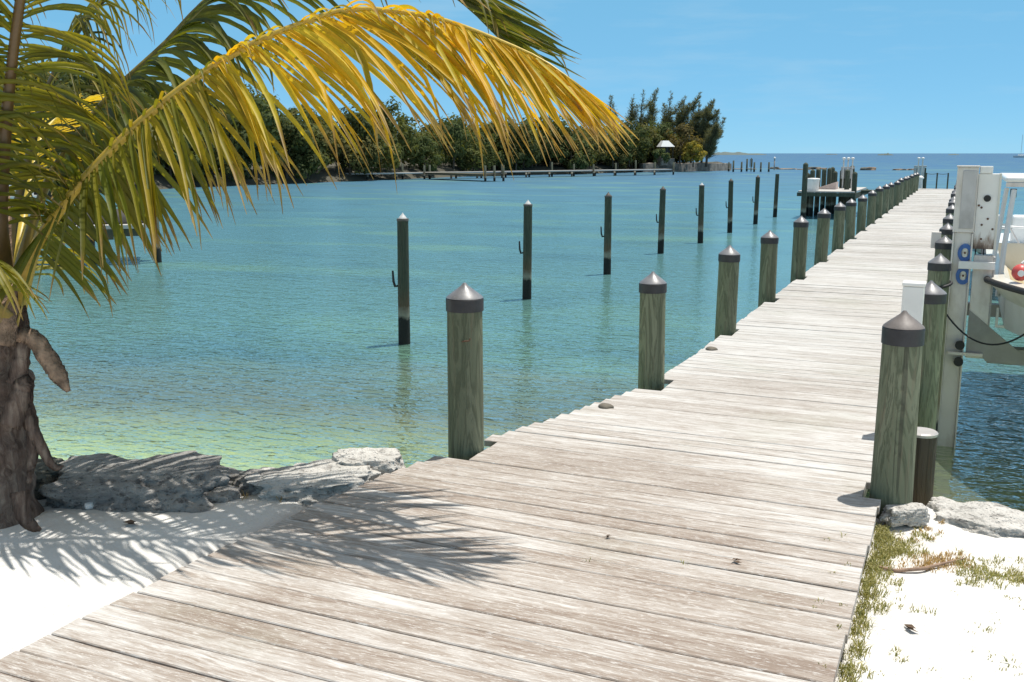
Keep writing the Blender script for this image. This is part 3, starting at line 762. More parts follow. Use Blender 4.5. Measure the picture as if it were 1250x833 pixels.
sk = empty('dark_skiff', Vector(bd.location) + mt @ Vector((2.0, .95, 1.10)), 'dark upturned skiff lying on the low dock behind the palm fronds', 'skiff', None, ang - math.pi / 2)
mb = MB(); rows = []
for i in range(13):
    t = i / 12; yy = -1.3 + 2.6 * t; wv = .5 * min(1, (1 - t) / .3 + .05) ** .6
    rows.append([mb.vert((wv * math.cos(a), yy, .012 + .42 * math.sin(a) * (.75 + .25 * (1 - t)))) for a in [math.pi * j / 8 for j in range(9)]])
for a, b in zip(rows, rows[1:]): mb.quadstrip(a, b)
mb.face(*rows[0]); mb.face(*rows[-1][::-1])
autosmooth(mb.build('hull', M['hut_dark'], sk, True), 50); bx('keel', M['mooring'], sk, -.02, .02, -1.2, 1.0, .43, .47, .004)
wb = at(22, 262, 0); wb = empty('white_launch', Vector((wb.x, wb.y, 0)) , 'white launch moored far behind the palm crown', 'boat', None, R_(60))
hull('hull', [M['gel_white'], M['gel_white']], wb, 5.5, 1.0, .9, .9, -.2, -2.7); bx('cabin', M['gel_white'], wb, -.7, .7, -.6, 1.2, .9, 1.9, .06)

# ------------------------------------------------------------------ the coconut palm
def crm(P, n):
    P = [Vector(p) for p in P]; P = [P[0] * 2 - P[1]] + P + [P[-1] * 2 - P[-2]]
    out = []
    for i in range(1, len(P) - 2):
        for k in range(n):
            t = k / n; a, b, c, d = P[i - 1:i + 3]
            out.append(.5 * ((2 * b) + (c - a) * t + (2 * a - 5 * b + 4 * c - d) * t * t + (3 * b - a - 3 * c + d) * t ** 3))
    out.append(P[-2]); return out
def resample(pts, n):
    L = [0]
    for a, b in zip(pts, pts[1:]): L.append(L[-1] + (b - a).length)
    out = []; j = 0
    for k in range(n + 1):
        s = L[-1] * k / n
        while j < len(L) - 2 and L[j + 1] < s: j += 1
        t = (s - L[j]) / max(1e-9, L[j + 1] - L[j]); out.append(pts[j].lerp(pts[j + 1], t))
    return out, L[-1]
def mixc(a, b, t): return tuple(x + (y - x) * t for x, y in zip(a, b))
OLIVE = (.085, .105, .018); GREEN = (.115, .155, .02); GOLD = (.64, .44, .018); ORANGE = (.56, .29, .014); YEL = (.68, .54, .045); BROWN = (.20, .11, .05); STRAW = (.55, .44, .24); DGREEN = (.045, .075, .022)
def frond(palm, name, ctrl, label=None, n=62, s0=.2, l0=.35, lmax=.75, ltip=.28, r0=.03, r1=.004, cols=None, rcol=(YEL, GOLD), grav=(1.0, .6), sidew=1.0, fwd=(78, 26), width=.026, seed=1, lift=.18, curl=0.0, up=None, messy=0.1, sides=(1, -1), tipf=.08, tpow=1.3, drape=0.0, lift1=None, pk=.28):
    rg = random.Random(seed)
    pts, L = resample(crm(ctrl, 24), 120)
    def P(s): f = s * 120; i = min(119, int(f)); return pts[i].lerp(pts[i + 1], f - i)
    def T(s): i = int(min(118, max(1, s * 120))); return (pts[i + 1] - pts[i - 1]).normalized()
    mb = MB()
    N0 = Vector(up or (0, 0, 1))
    nr = 40; rings = []
    for k in range(nr + 1):
        s = k / nr; p, t = P(s), T(s); S = t.cross(N0).normalized(); N = S.cross(t)
        r = r0 * (1 - s) ** .8 + r1; wide = 1.0 + 1.3 * max(0, 1 - s / .12)
        c = mixc(rcol[0], rcol[1], s)
        rings.append([mb.vert(p + S * (r * wide * math.cos(a)) + N * (r * .8 * math.sin(a)), c) for a in [2 * math.pi * j / 8 for j in range(8)]])
    for a, b in zip(rings, rings[1:]): mb.quadstrip(a, b, True)
    mb.face(*rings[-1])
    ra = mb.build(name, M['rachis'], palm, True)
    if label: ra['label'] = label
    mb = MB()
    for k in range(n):
        for sd in sides:
            s = s0 + (1 - s0) * (max(0, k + rg.uniform(-.3, .3) + (.25 if sd > 0 else 0)) / n) ** .92; s = min(.995, max(s0, s))
            u = (s - s0) / (1 - s0)
            p, t = P(s), T(s); S = t.cross(N0).normalized(); N = S.cross(t).normalized()
            a = R_(fwd[0] + (fwd[1] - fwd[0]) * u ** .85 + rg.uniform(-6, 6) * (1 + messy * 5))
            ln = (l0 + (lmax - l0) * min(1, u / pk) ** .7) if u < pk else (lmax + (ltip - lmax) * ((u - pk) / (1 - pk)) ** tpow)
            ln *= rg.uniform(.86, 1.08)
            lf = lift + ((lift1 if lift1 is not None else lift) - lift) * u + rg.uniform(-.06, .06)
            d = (t * math.cos(a) + S * (sd * math.sin(a) * sidew) + (N if lf > 0 else Vector((0, 0, 1))) * lf).normalized()
            gx = 1.0
            if drape and u < .8 and rg.random() < drape:      # short curled leaflet folded over the top of the midrib
                d = (t * .55 + S * .6 + N * .25).normalized(); ln *= rg.uniform(.2, .42)
                gx = 6.0
            else: gx = 1.0
            g = gx * (grav[0] + (grav[1] - grav[0]) * u) * rg.uniform(.8, 1.25)
            W = (t - d * t.dot(d)).normalized()
            K = 9; st = ln / K; q = p + S * (sd * .6 * (r0 * (1 - s) + r1))
            base = cols(u, sd, rg); dead = rg.random() < .22 + messy * .5
            kink = rg.uniform(.35, .8) if rg.random() < messy else 9
            tw = rg.uniform(-.6, .6)
            wmax = (.62 if gx > 1 else 1) * width * rg.uniform(.8, 1.15) * (1 - .35 * u)
            prev = None
            for i in range(K + 1):
                v = i / K
                wv = wmax * (min(1, .35 + v * 4.5) * (1 - max(0, (v - .35) / .65) ** 1.9) + .09)
                Wn = (W - d * W.dot(d)); Wn.normalize(); B = d.cross(Wn)
                Wn = (Wn * math.cos(tw * v * 2) + B * math.sin(tw * v * 2))
                fold = B * (-.42 * wv * (1 if B.dot(N) > 0 else -1))
                c = base
                if v > 1 - tipf * (2.2 if dead else 1): c = mixc(base, mixc(BROWN, STRAW, rg.random() * .6), .85)
                elif v > .55: c = mixc(base, mixc(base, ORANGE, .6), (v - .55) * .9 * min(1, sum(base) * 1.1))
                ce = mixc(c, (c[0] * 1.25, c[1] * 1.1, c[2]), .5)
                cur = [mb.vert(q - Wn * wv * .5, ce), mb.vert(q + fold, mixc(c, YEL, .12)), mb.vert(q + Wn * wv * .5, ce)]
                if prev:
                    mb.face(prev[0], cur[0], cur[1], prev[1]); mb.face(prev[1], cur[1], cur[2], prev[2])
                prev = cur
                dn = d + Vector((0, 0, -1)) * (g * st * (1.0 + 1.6 * v)) + Vector((rg.uniform(-1, 1), rg.uniform(-1, 1), rg.uniform(-1, 1))) * .035
                if v > kink: dn += Vector((0, 0, -1)) * .5
                d = dn.normalized(); q = q + d * st
    mb.build('leaflets', M['palm_leaf'], ra, True)
    return ra
PX, PY = at(6, 640, 1.17).xy
palm = empty('coconut_palm', (0, 0, 0), 'coconut palm with golden drooping fronds rooted in sand beside the dock', 'palm tree')
palm.location = (PX, PY, 1.17)
def loc(p): return Vector(p) - Vector(palm.location)
def PP(lst): return [loc(PD(x, y, d)) for x, y, d in lst]
# trunk
mb = MB(); cr = loc(PD(2, 400, 5.06)); nz = 36
prof = []
rings = []
for i in range(nz + 1):
    t = i / nz; z = -.12 + (cr.z + .1 + .12) * t; cx_ = cr.x * max(0, t); cy_ = cr.y * max(0, t)
    r = .132 + .052 * math.exp(-(z + .0) / .10) - .03 * t + .018 * math.sin(z * 38) * (.4 + t) + (.02 if .35 < t < .75 else 0)
    rings.append([mb.vert((cx_ + r * (1 + .10 * fbm((math.cos(a) * 1.6, math.sin(a) * 1.6, z * 4))) * math.cos(a), cy_ + r * (1 + .10 * fbm((math.cos(a) * 1.6 + 9, math.sin(a) * 1.6, z * 4))) * math.sin(a), z)) for a in [2 * math.pi * k / 40 for k in range(40)]])
for a, b in zip(rings, rings[1:]): mb.quadstrip(a, b, True)
mb.face(*rings[-1]); mb.build('trunk', M['fibre'], palm, True)
# frayed boots and fibre sheets on the trunk
def strip(name, mat, pts, wds, nrm=(0, -1, 0), thick=.006):
    mb = MB(); P3 = crm([loc(p + (p - CAM) * (.02 if p.z > 1.5 else 0)) for p in pts], 8); n = len(P3); A, B, C, D = [], [], [], []
    for i, p in enumerate(P3):
        t = (P3[min(n - 1, i + 1)] - P3[max(0, i - 1)]).normalized(); f = i / (n - 1) * (len(wds) - 1); j = min(len(wds) - 2, int(f)); wv = wds[j] + (wds[j + 1] - wds[j]) * (f - j)
        W = t.cross(Vector(nrm)).normalized(); Nn = W.cross(t).normalized(); jit = .16 * wv * fbm((i * .7, wv * 30, 2))
        A.append(mb.vert(p - W * (wv + jit) + Nn * thick)); B.append(mb.vert(p + Nn * (thick + wv * .12 + wv * .25 * fbm((i * .5, 3, 1))))); C.append(mb.vert(p + W * (wv - jit) + Nn * thick)); D.append(mb.vert(p - Nn * thick))
    for a, b in ((A, B), (B, C), (C, D), (D, A)): mb.quadstrip(a, b)
    mb.face(A[0], B[0], C[0], D[0]); mb.face(D[-1], C[-1], B[-1], A[-1])
    return mb.build(name, mat, palm, True)
cn = tuple(-CF)
strip('dead_leaf_base', M['dry_sheath'], [PD(12, 412, 4.78), PD(30, 409, 4.74), PD(45, 418, 4.74), PD(60, 440, 4.74), PD(72, 460, 4.75), PD(84, 478, 4.78)], [.028, .04, .046, .05, .045, .012], cn, .003)
strip('dead_leaf_base', M['fibre'], [PD(20, 470, 4.8), PD(26, 440, 4.76), PD(30, 408, 4.78), PD(29, 374, 4.84)], [.05, .045, .035, .015], cn)
strip('dead_leaf_base', M['fibre'], [PD(12, 520, 4.76), PD(26, 480, 4.74), PD(31, 468, 4.75), PD(34, 490, 4.77)], [.06, .05, .045, .03], cn)
strip('fibre_sheet', M['fibre'], [PD(28, 500, 4.77), PD(38, 520, 4.77), PD(52, 548, 4.78), PD(66, 570, 4.80), PD(78, 569, 4.82)], [.04, .035, .03, .018, .004], cn, .004)
strip('fibre_sheet', M['fibre'], [PD(33, 490, 4.8), PD(40, 520, 4.8), PD(40, 560, 4.8), PD(36, 590, 4.8)], [.03, .035, .03, .012], cn, .004)
strip('dead_leaf_base', M['fibre'], [PD(25, 600, 4.74), PD(30, 630, 4.74), PD(40, 642, 4.76), PD(50, 647, 4.78)], [.05, .04, .03, .008], cn)
strip('dead_leaf_base', M['dry_sheath'], [PD(-4, 420, 4.72), PD(2, 370, 4.7), PD(2, 320, 4.75), PD(6, 240, 4.85)], [.10, .085, .06, .03], cn)
def gold(u, sd, rg):
    r = rg.random()
    if u < .40: c = mixc(OLIVE, GREEN, r); c = mixc(c, GOLD, max(0, (u - .10)) * 2.6 * rg.random() ** 1.3)
    else:
        c = mixc(GOLD, ORANGE, r * .7) if r < .62 else mixc(GREEN, YEL, .55 + .4 * rg.random())
        if rg.random() < .18: c = mixc(GREEN, GOLD, .35)
    return c
def green(u, sd, rg): return mixc(mixc(DGREEN, OLIVE, rg.random()), GREEN, rg.random() * .6)
def yg(u, sd, rg): return mixc(mixc(mixc(DGREEN, OLIVE, .6), GREEN, rg.random()), YEL, .05 + .35 * rg.random() ** 3)
def dk(u, sd, rg): return mixc(mixc(DGREEN, OLIVE, rg.random()), YEL, .35 * rg.random() ** 3)
def far_(u, sd, rg): return mixc(YEL, GOLD, rg.random())
# the big golden frond reaching over the dock
F1 = [(14, 398, 5.0), (42, 305, 4.84), (70, 262, 4.72), (105, 216, 4.68), (169, 151, 4.66), (241, 94, 4.64), (300, 58, 4.62), (360, 32, 4.61), (426, 12, 4.59), (497, 16, 4.56), (556, 29, 4.46), (646, 65, 4.32), (684, 88, 4.27), (710, 108, 4.25)]
frond(palm, 'frond', PP(F1), 'golden yellow frond arching over the bay towards the dock', n=132, s0=.12, pk=.5, l0=.46, lmax=1.0, ltip=.26, r0=.030, r1=.004, cols=gold, rcol=((.50, .33, .04), (.60, .42, .06)), grav=(.6, .30), fwd=(86, 14), width=.031, seed=11, lift=-1.0, lift1=-.15, messy=.10, tipf=.13, sidew=1.0, tpow=3.0, drape=.20)
# dark green frond rising behind it and coming down beyond
F2 = [(16, 360, 5.15), (54, 232, 5.2), (100, 160, 5.2), (144, 108, 5.2), (202, 54, 5.2), (249, 4, 5.2), (310, -42, 5.18), (385, -66, 5.15), (455, -58, 5.08), (515, -32, 5.0), (570, 8, 4.95), (612, 50, 4.9)]
frond(palm, 'frond', PP(F2), 'dark green frond rising behind the golden one', n=104, s0=.16, l0=.40, lmax=.95, ltip=.46, r0=.028, cols=green, rcol=((.30, .22, .05), (.12, .14, .03)), grav=(1.1, .12), fwd=(68, 24), width=.038, seed=23, lift=-.42, lift1=.36, tpow=2.5)
# frond standing up at the edge of the picture
F3 = [(-2, 330, 4.7), (2, 230, 4.6), (10, 120, 4.5), (22, 20, 4.4), (38, -90, 4.3), (60, -190, 4.2), (90, -260, 4.1)]
frond(palm, 'frond', PP(F3), 'upright green frond with thick brown midrib', n=84, s0=.10, l0=.35, lmax=.72, ltip=.4, r0=.034, cols=yg, rcol=((.15, .085, .03), (.19, .11, .035)), grav=(1.9, 1.2), fwd=(78, 40), width=.023, seed=31, lift=.25, up=(.35, .0, 1), messy=.45)
F5 = [(4, 330, 5.1), (28, 220, 5.15), (58, 110, 5.2), (88, 50, 5.22), (118, 10, 5.24), (160, -30, 5.26), (210, -62, 5.3), (270, -80, 5.3)]
frond(palm, 'frond', PP(F5), 'dark frond leaning right with long trailing leaflets', n=60, s0=.14, l0=.4, lmax=.88, ltip=.5, r0=.024, cols=dk, rcol=((.10, .08, .03), (.12, .10, .03)), grav=(1.5, 1.3), fwd=(60, 35), width=.021, seed=41, messy=.5, lift=.2)
F6 = [(-6, 350, 4.8), (-50, 220, 4.5), (-70, 90, 4.3), (-60, 10, 4.2), (-20, -60, 4.1), (30, -100, 4.0)]
frond(palm, 'frond', PP(F6), None, n=50, s0=.2, l0=.35, lmax=.62, ltip=.3, r0=.026, cols=yg, rcol=((.3, .2, .05), (.3, .2, .05)), grav=(1.9, 1.6), fwd=(70, 40), width=.022, seed=47, messy=.5)
F4 = [(10, 360, 5.2), (28, 270, 5.5), (46, 180, 5.8), (66, 146, 6.0), (90, 128, 6.15), (118, 122, 6.3), (140, 126, 6.4)]
frond(palm, 'frond', PP(F4), 'short yellow frond seen low behind the others', n=44, s0=.42, l0=.3, lmax=.44, ltip=.15, r0=.024, cols=far_, rcol=((.6, .42, .05), (.65, .5, .06)), grav=(1.3, 1.0), fwd=(70, 25), width=.015, seed=53)
# fronds of the far side of the crown, leading out of the picture
F7 = [(0, 380, 5.05), (-60, 290, 5.3), (-160, 220, 5.5), (-290, 200, 5.6), (-420, 260, 5.6)]
frond(palm, 'frond', PP(F7), None, n=52, s0=.15, l0=.35, lmax=.7, ltip=.25, cols=green, rcol=((.3, .22, .05), (.2, .2, .04)), grav=(1.8, 1.0), seed=61)
F8 = [(0, 385, 4.8), (-50, 330, 4.5), (-120, 260, 4.25), (-230, 220, 4.0), (-360, 250, 3.8)]
frond(palm, 'frond', PP(F8), None, n=52, s0=.15, l0=.35, lmax=.7, ltip=.25, cols=yg, rcol=((.3, .22, .05), (.2, .2, .04)), grav=(2.0, 1.0), seed=67)
F9 = [(8, 380, 5.1), (28, 330, 5.5), (20, 280, 5.9), (2, 270, 6.3), (-30, 300, 6.6)]
frond(palm, 'frond', PP(F9), None, n=44, s0=.2, l0=.3, lmax=.6, ltip=.25, cols=yg, rcol=((.3, .22, .05), (.2, .2, .04)), grav=(2.0, 1.0), seed=71)
# lower leaflets hanging in front of the crown
F10 = [(10, 396, 4.95), (36, 312, 4.9), (80, 246, 4.86), (108, 214, 4.84), (128, 196, 4.82)]
frond(palm, 'frond', PP(F10), 'short lit frond base in front of the crown', n=9, s0=.62, l0=.22, lmax=.32, ltip=.2, r0=.024, r1=.006, cols=yg, rcol=((.62, .42, .05), (.45, .34, .06)), grav=(3.0, 2.5), fwd=(60, 40), width=.02, seed=83, messy=.3)

# ------------------------------------------------------------------ rocks, pebbles, litter
def rock(name, loc, size, mat, label, seed, rz=0.0, sub=6, rough=.30, flat=.75, layers=.0):
    bm = bmesh.new(); bmesh.ops.create_icosphere(bm, subdivisions=sub, radius=1)
    for v in bm.verts:
        p = v.co.copy()
        k = 1 + rough * fbm(p * 1.3 + Vector((seed, 0, 0)), 3) + rough * .38 * mn.ridged_multi_fractal(p * 2.6 + Vector((0, seed, 0)), 1, 2, 4, 1.0, 2.0) * .5 + .07 * fbm(p * 7 + Vector((0, 0, seed)), 4) - .05 * max(0, mn.ridged_multi_fractal(p * 5 + Vector((seed, seed, 0)), 1, 2, 4, 1.0, 2.0) - 1.0)
        sq = max(abs(p.x), abs(p.y), abs(p.z)); p = p * (k * (1 - .35 + .35 / max(.5, sq)))
        if p.z > flat: p.z = flat + (p.z - flat) * .3
        if layers: p.z += layers * math.sin(p.z * 16 + fbm(p * 1.5) * 3)
        v.co = Vector((p.x * size[0], p.y * size[1], p.z * size[2]))
    me = bpy.data.meshes.new(name); bm.to_mesh(me); bm.free(); me.materials.append(mat)
    for f in me.polygons: f.use_smooth = True
    o = bpy.data.objects.new(name, me); COL.objects.link(o); o.location = loc; o.rotation_euler = (0, 0, rz)
    return tag(o, label, 'rock', None)
def rk(px, py, z, *a, **k):
    p = at(px, py, z); return rock('shore_rock', (p.x, p.y, p.z), *a, **k)
rk(172, 607, 1.16, (.47, .34, .20), M['rock_grey'], 'large grey ledge rock striped with frond shadow between palm and dock', 3, rz=R_(18), layers=.006, rough=.34)
rk(382, 602, 1.15, (.36, .27, .145), M['rock_white'], 'flat pale layered rock touching the dock edge on the bay shore', 12, rz=R_(40), layers=.006, rough=.36)
rk(348, 594, 1.18, (.24, .12, .13), M['rock_grey'], 'small grey slab tilted on top of the flat pale rock', 17, rz=R_(30), layers=.006, flat=.5)
rk(446, 580, 1.17, (.20, .15, .155), M['rock_white'], 'rounded pitted white rock tucked against the dock edge', 23, rz=R_(30), rough=.25)
rk(50, 600, 1.17, (.19, .17, .19), M['rock_dark'], 'dark mossy rock just behind the palm trunk', 29)
rk(265, 622, 1.12, (.12, .10, .14), M['rock_grey'], 'small grey rock at the end of the large ledge rock', 31)
rk(1205, 655, 1.05, (.32, .20, .15), M['rock_white'], 'broad bleached rock on the shore beside the boats', 37, rz=R_(-14), layers=.006, rough=.34)
rk(1106, 628, 1.18, (.12, .055, .055), M['rock_white'], 'small tilted pale rock at the foot of the thick brown-capped piling', 41, rz=R_(35), rough=.3)
rk(1300, 670, 1.03, (.30, .22, .16), M['rock_white'], 'bleached rock at the picture edge next to the broad bleached one', 43)
p = at(109, 618, 1.22); o = rock('pebble', (p.x, p.y, ground_z(p.x, p.y) + .02), (.022, .02, .018), M['gel_white'], 'white pebble on shaded sand in front of the large ledge rock', 47, sub=3)
def dead(px, py, z, s, label, seed):
    p = at(px, py, z); rg = random.Random(seed); mb = MB(); z = ground_z(p.x, p.y) if z < DECK - .01 else z
    for k in range(3):
        a = rg.uniform(0, 6.28); u = Vector((math.cos(a), math.sin(a), 0)); v = Vector((-u.y, u.x, 0)); b = Vector((rg.uniform(-s, s) * .5, rg.uniform(-s, s) * .5, .004 + .004 * k))
        i = [mb.vert(b - u * s), mb.vert(b + v * s * .35 + Vector((0, 0, s * .3))), mb.vert(b + u * s + Vector((0, 0, s * .2))), mb.vert(b - v * s * .35 + Vector((0, 0, .004)))]
        mb.face(*i)
    o = mb.build('dead_leaves', M['dead_leaf'], None, False, (p.x, p.y, z + .001)); tag(o, label, 'leaf litter')
dead(898, 687, DECK + .002, .022, 'crumpled brown leaves lying on the middle of the deck', 2)
dead(742, 657, DECK + .002, .016, 'tiny brown leaf scrap on the deck beside the frond shadow tip', 3)
dead(155, 640, 1.225, .04, 'dark curled leaf on the sand below the large ledge rock', 5)
dead(1115, 765, 1.155, .03, 'brown leaf scrap on white sand near the deck corner', 9)
pts = [at(x, y, 1.165) for x, y in ((1065, 684), (1095, 688), (1130, 689), (1155, 684), (1178, 676))]
pts = [Vector((p.x, p.y, ground_z(p.x, p.y))) for p in pts]
o = MB(); o.tube([(p.x - pts[2].x, p.y - pts[2].y, p.z - pts[2].z + .008 + .003 * k) for k, p in enumerate(pts)], [.006, .009, .009, .006, .003], 8)
tag(o.build('driftwood_stick', M['driftwood'], None, True, pts[2]), 'thin brown stick lying across grass and sand beside the deck', 'stick')

# grass tufts along the deck edge and round the rocks
mb = MB(); rg = random.Random(5)
def tuft(x, y, z, n, h, sp, cols):
    for k in range(n):
        a = rg.uniform(0, 6.28); r = sp * math.sqrt(rg.random()); b = Vector((x + r * math.cos(a), y + r * math.sin(a), z - .004)); hh = h * rg.uniform(.4, 1.1)
        l = Vector((rg.uniform(-1, 1), rg.uniform(-1, 1), 0)) * hh * .8; w_ = Vector((math.cos(a + 1.5), math.sin(a + 1.5), 0)) * .0022
        c = mixc(cols[0], cols[1], rg.random()); m_ = b + l * .4 + Vector((0, 0, hh * .65)); t_ = b + l + Vector((0, 0, hh * .8))
        i = [mb.vert(b - w_, c), mb.vert(b + w_, c), mb.vert(m_ + w_ * .8, c), mb.vert(m_ - w_ * .8, c), mb.vert(t_, mixc(c, STRAW, .4))]
        mb.face(i[0], i[1], i[2], i[3]); mb.face(i[3], i[2], i[4])
GC = ((.24, .26, .08), (.46, .42, .17)); OC = ((.42, .27, .12), (.52, .38, .18))
def gt(px, py, n, h, sp, cols=GC):
    p = at(px, py, 1.14); tuft(p.x, p.y, ground_z(p.x, p.y), n, h, sp, cols)
for k in range(150):
    t = rg.random() ** .8; y = 3.25 + 1.9 * t; d = abs(rg.gauss(0, .035)); x = -.268 + d
    if fbm((y * 2.3, 0, 4)) > -.12 - .25 * t: tuft(x, y, ground_z(x, y), 16, .05, .03, GC)
for k in range(85):
    px = rg.gauss(1092, 18); py = rg.gauss(662, 9)
    if px > 1066: gt(px, py, 16, .035, .03)
for k in range(45): gt(rg.uniform(1062, 1100), rg.uniform(690, 745), 8, .025, .025)
for k in range(60): gt(rg.gauss(1150, 20), rg.gauss(684, 6), 14, .03, .03, OC)
for k in range(80): gt(rg.uniform(1170, 1262), rg.gauss(694, 9), 14, .035, .03)
for k in range(30): gt(rg.gauss(1122, 14), rg.gauss(645, 8), 12, .03, .02, OC if k % 2 else GC)
for k in range(60):
    px, py = rg.uniform(1050, 1250), rg.uniform(700, 833)
    if fbm((px * .012, py * .02, 1)) > .05: gt(px, py, 5, .016, .025)
for px, py in ((1098, 716), (1118, 748), (1135, 752), (1173, 710), (1180, 708), (1233, 812), (1092, 792), (1100, 800), (1205, 770)): gt(px, py, 16, .03, .03)
for px, py in ((425, 570), (430, 566), (300, 622), (296, 612), (345, 625)): gt(px, py, 8, .06, .03, OC)
kind(mb.build('dry_grass', M['grass']), 'stuff')
# sprouts in the plank gaps
mb = MB()
for px, py in ((1000, 735), (1022, 712), (1035, 690), (1028, 738), (992, 742), (1030, 655), (718, 684), (834, 688), (1010, 660), (1018, 700), (1004, 814), (1025, 765)):
    p = at(px, py, DECK); tuft(p.x, p.y, DECK - .004, 6, .028, .02, GC)
kind(mb.build('plank_gap_grass', M['grass']), 'stuff')

# ------------------------------------------------------------------ wooded island across the bay
SHI = [(0, 246, 0), (120, 236, 0), (250, 228, 0), (420, 222, 0), (600, 214.5, 0), (700, 213, 0), (790, 209.5, 0), (860, 208.3, 0), (893, 207.6, 0)]
SP = [at(x, y, 0) for x, y, _ in SHI]
SP = [SP[0] + (SP[0] - SP[1]) * 2.0] + SP
def shore_at(t):          # t in 0..1 along the visible shore
    f = t * (len(SP) - 1); i = min(len(SP) - 2, int(f)); return SP[i].lerp(SP[i + 1], f - i)
INW = Vector((-.97, .25, 0))
def hill_h(t, d):         # height at inland distance d
    prof = sst(0, 3, d) * 1.3 + sst(2, 75, d) * (13.0 - 4 * sst(.3, .6, t)) * (1 - sst(.62, .9, t))
    return prof + .3 * fbm((t * 30, d * .2, 2))
mb = MB(); rows = []; NT = 120
DD = [-3, -.5, .3, 1, 2, 3.5, 6, 10, 16, 25, 36, 50, 66, 85, 120]
for i in range(NT + 1):
    t = i / NT; s = shore_at(t); row = []
    for d in DD:
        dd = d * (1 if t < .9 else max(.3, 1 - (t - .9) * 6))
        q = s + INW * dd; z = -1.2 if d < -1 else (-.25 if d < 0 else hill_h(t, d))
        row.append(mb.vert((q.x, q.y + .6 * fbm((t * 60, d, 1)), z)))
    rows.append(row)
for a, b in zip(rows, rows[1:]): mb.quadstrip(a, b)
kind(mb.build('island_terrain', M['hill'], smooth=True), 'structure')

def leafcard(mb, p, s, rg, c, n=None):
    n = (n or Vector((rg.gauss(0, 1), rg.gauss(0, 1), rg.gauss(.5, 1)))).normalized(); u = n.orthogonal().normalized(); a = rg.uniform(0, 6.28)
    u, v = u * math.cos(a) + n.cross(u) * math.sin(a), n.cross(u) * math.cos(a) - u * math.sin(a)
    i = [mb.vert(p - u * s, c), mb.vert(p + v * s * .6, c), mb.vert(p + u * s, c), mb.vert(p - v * s * .6, c)]; mb.face(*i)
FOL = [((.080, .100, .036), (.155, .170, .062)), ((.070, .096, .040), (.13, .160, .062)), ((.105, .105, .04), (.19, .18, .068)), ((.058, .076, .034), (.11, .128, .05))]  # leaf tones lightened to stand in for haze across the bay
def crown_mesh(mb, rg, org, R, H, ncl, per, ls, pal):
    for k in range(ncl):
        a = rg.uniform(0, 6.28); zf = rg.uniform(-.8, 1); rr = math.sqrt(max(0, 1 - zf * zf)) * rg.uniform(.55, 1.0)
        c0 = org + Vector((R * rr * math.cos(a), R * rr * math.sin(a), H * zf * rg.uniform(.75, 1.05))); cr_ = R * rg.uniform(.22, .42)
        cc = mixc(pal[0], pal[1], rg.random())
        for j in range(per):
            d = Vector((rg.gauss(0, 1), rg.gauss(0, 1), rg.gauss(0, .8))); d = d.normalized() * cr_ * rg.random() ** .4
            leafcard(mb, c0 + d, ls * rg.uniform(.6, 1.25), rg, mixc(cc, mixc(pal[0], pal[1], rg.random()), .4), d + Vector((0, 0, .35 * cr_)))
def trunk_mb(h, r, rg, lean=(0, 0), limbs=4, crown=None):
    mb = MB(); pts = [Vector((lean[0] * t * t * h + .1 * rg.uniform(-1, 1) * t, lean[1] * t * t * h, h * t - .3 * (1 - t))) for t in (0, .25, .5, .75, 1)]
    mb.tube(pts, [r, r * .85, r * .7, r * .5, r * .3], 8)
    for k in range(limbs):
        a = k * 2.4 + rg.random(); b = pts[2 + k % 2]; e = b + Vector((math.cos(a), math.sin(a), .8)) * h * .32
        mb.tube([b, b.lerp(e, .5) + Vector((0, 0, -.05 * h)), e], [r * .45, r * .3, r * .12], 6)
    return mb
def make_tree(seed, R, H, base, pal, ncl=26, per=46, ls=.30):
    rg = random.Random(seed)
    root = empty('shore_tree', (0, 0, 0), 'x', 'tree', 'trees along the wooded island shore')
    trunk_mb(base + H, .16, rg).build('trunk', M['bark'], root, True)
    mb = MB(); crown_mesh(mb, rg, Vector((0, 0, base + H)), R, H, ncl, per, ls, pal); mb.build('crown', M['foliage'], root)
    return root
protos = [make_tree(100 + k, 2.8, 2.5, .35, FOL[k % 4], 40, 70, .21) for k in range(5)]
used = set()
def place_tree(k, pos, sc, rz, label, scz=None):
    if k not in used: used.add(k); r = protos[k]; r.location = pos; r.rotation_euler = (0, 0, rz); r['label'] = label; r.scale = (sc, sc, scz or sc); return r
    return dup(protos[k], pos, rz, label, (sc, sc, scz or sc))
rg = random.Random(99)
LAB = 'dense dark olive-green tree in the row along the wooded island shore'
i = 0
for j in range(64):
    t = .02 + .86 * j / 64 + rg.uniform(-.006, .006); s = shore_at(t); d = rg.uniform(.6, 3.2)
    if t > .80 and False: continue
    q = s + INW * d; q.z = hill_h(t, d) - .15; sc = rg.uniform(.75, 1.15)
    if i < 5: k = i
    else: k = rg.randrange(5)
    place_tree(k, q, sc, rg.uniform(0, 6.28), LAB, sc * rg.uniform(.85, 1.25)); i += 1
# the wooded slope behind reads as one mass
mb = MB(); rg = random.Random(77)
for j in range(520):
    t = rg.uniform(.0, .86); d = 4 + 78 * rg.random() ** 1.25
    if t > .60: d = 4 + 20 * rg.random()
    s = shore_at(t); q = s + INW * d; z = hill_h(t, d); R = rg.uniform(1.8, 3.2); H = R * rg.uniform(.7, 1.0)
    crown_mesh(mb, rg, Vector((q.x, q.y, z + H * .9)), R, H, 14, 34, .30, FOL[rg.randrange(4)])
kind(mb.build('hillside_forest', M['foliage']), 'stuff')

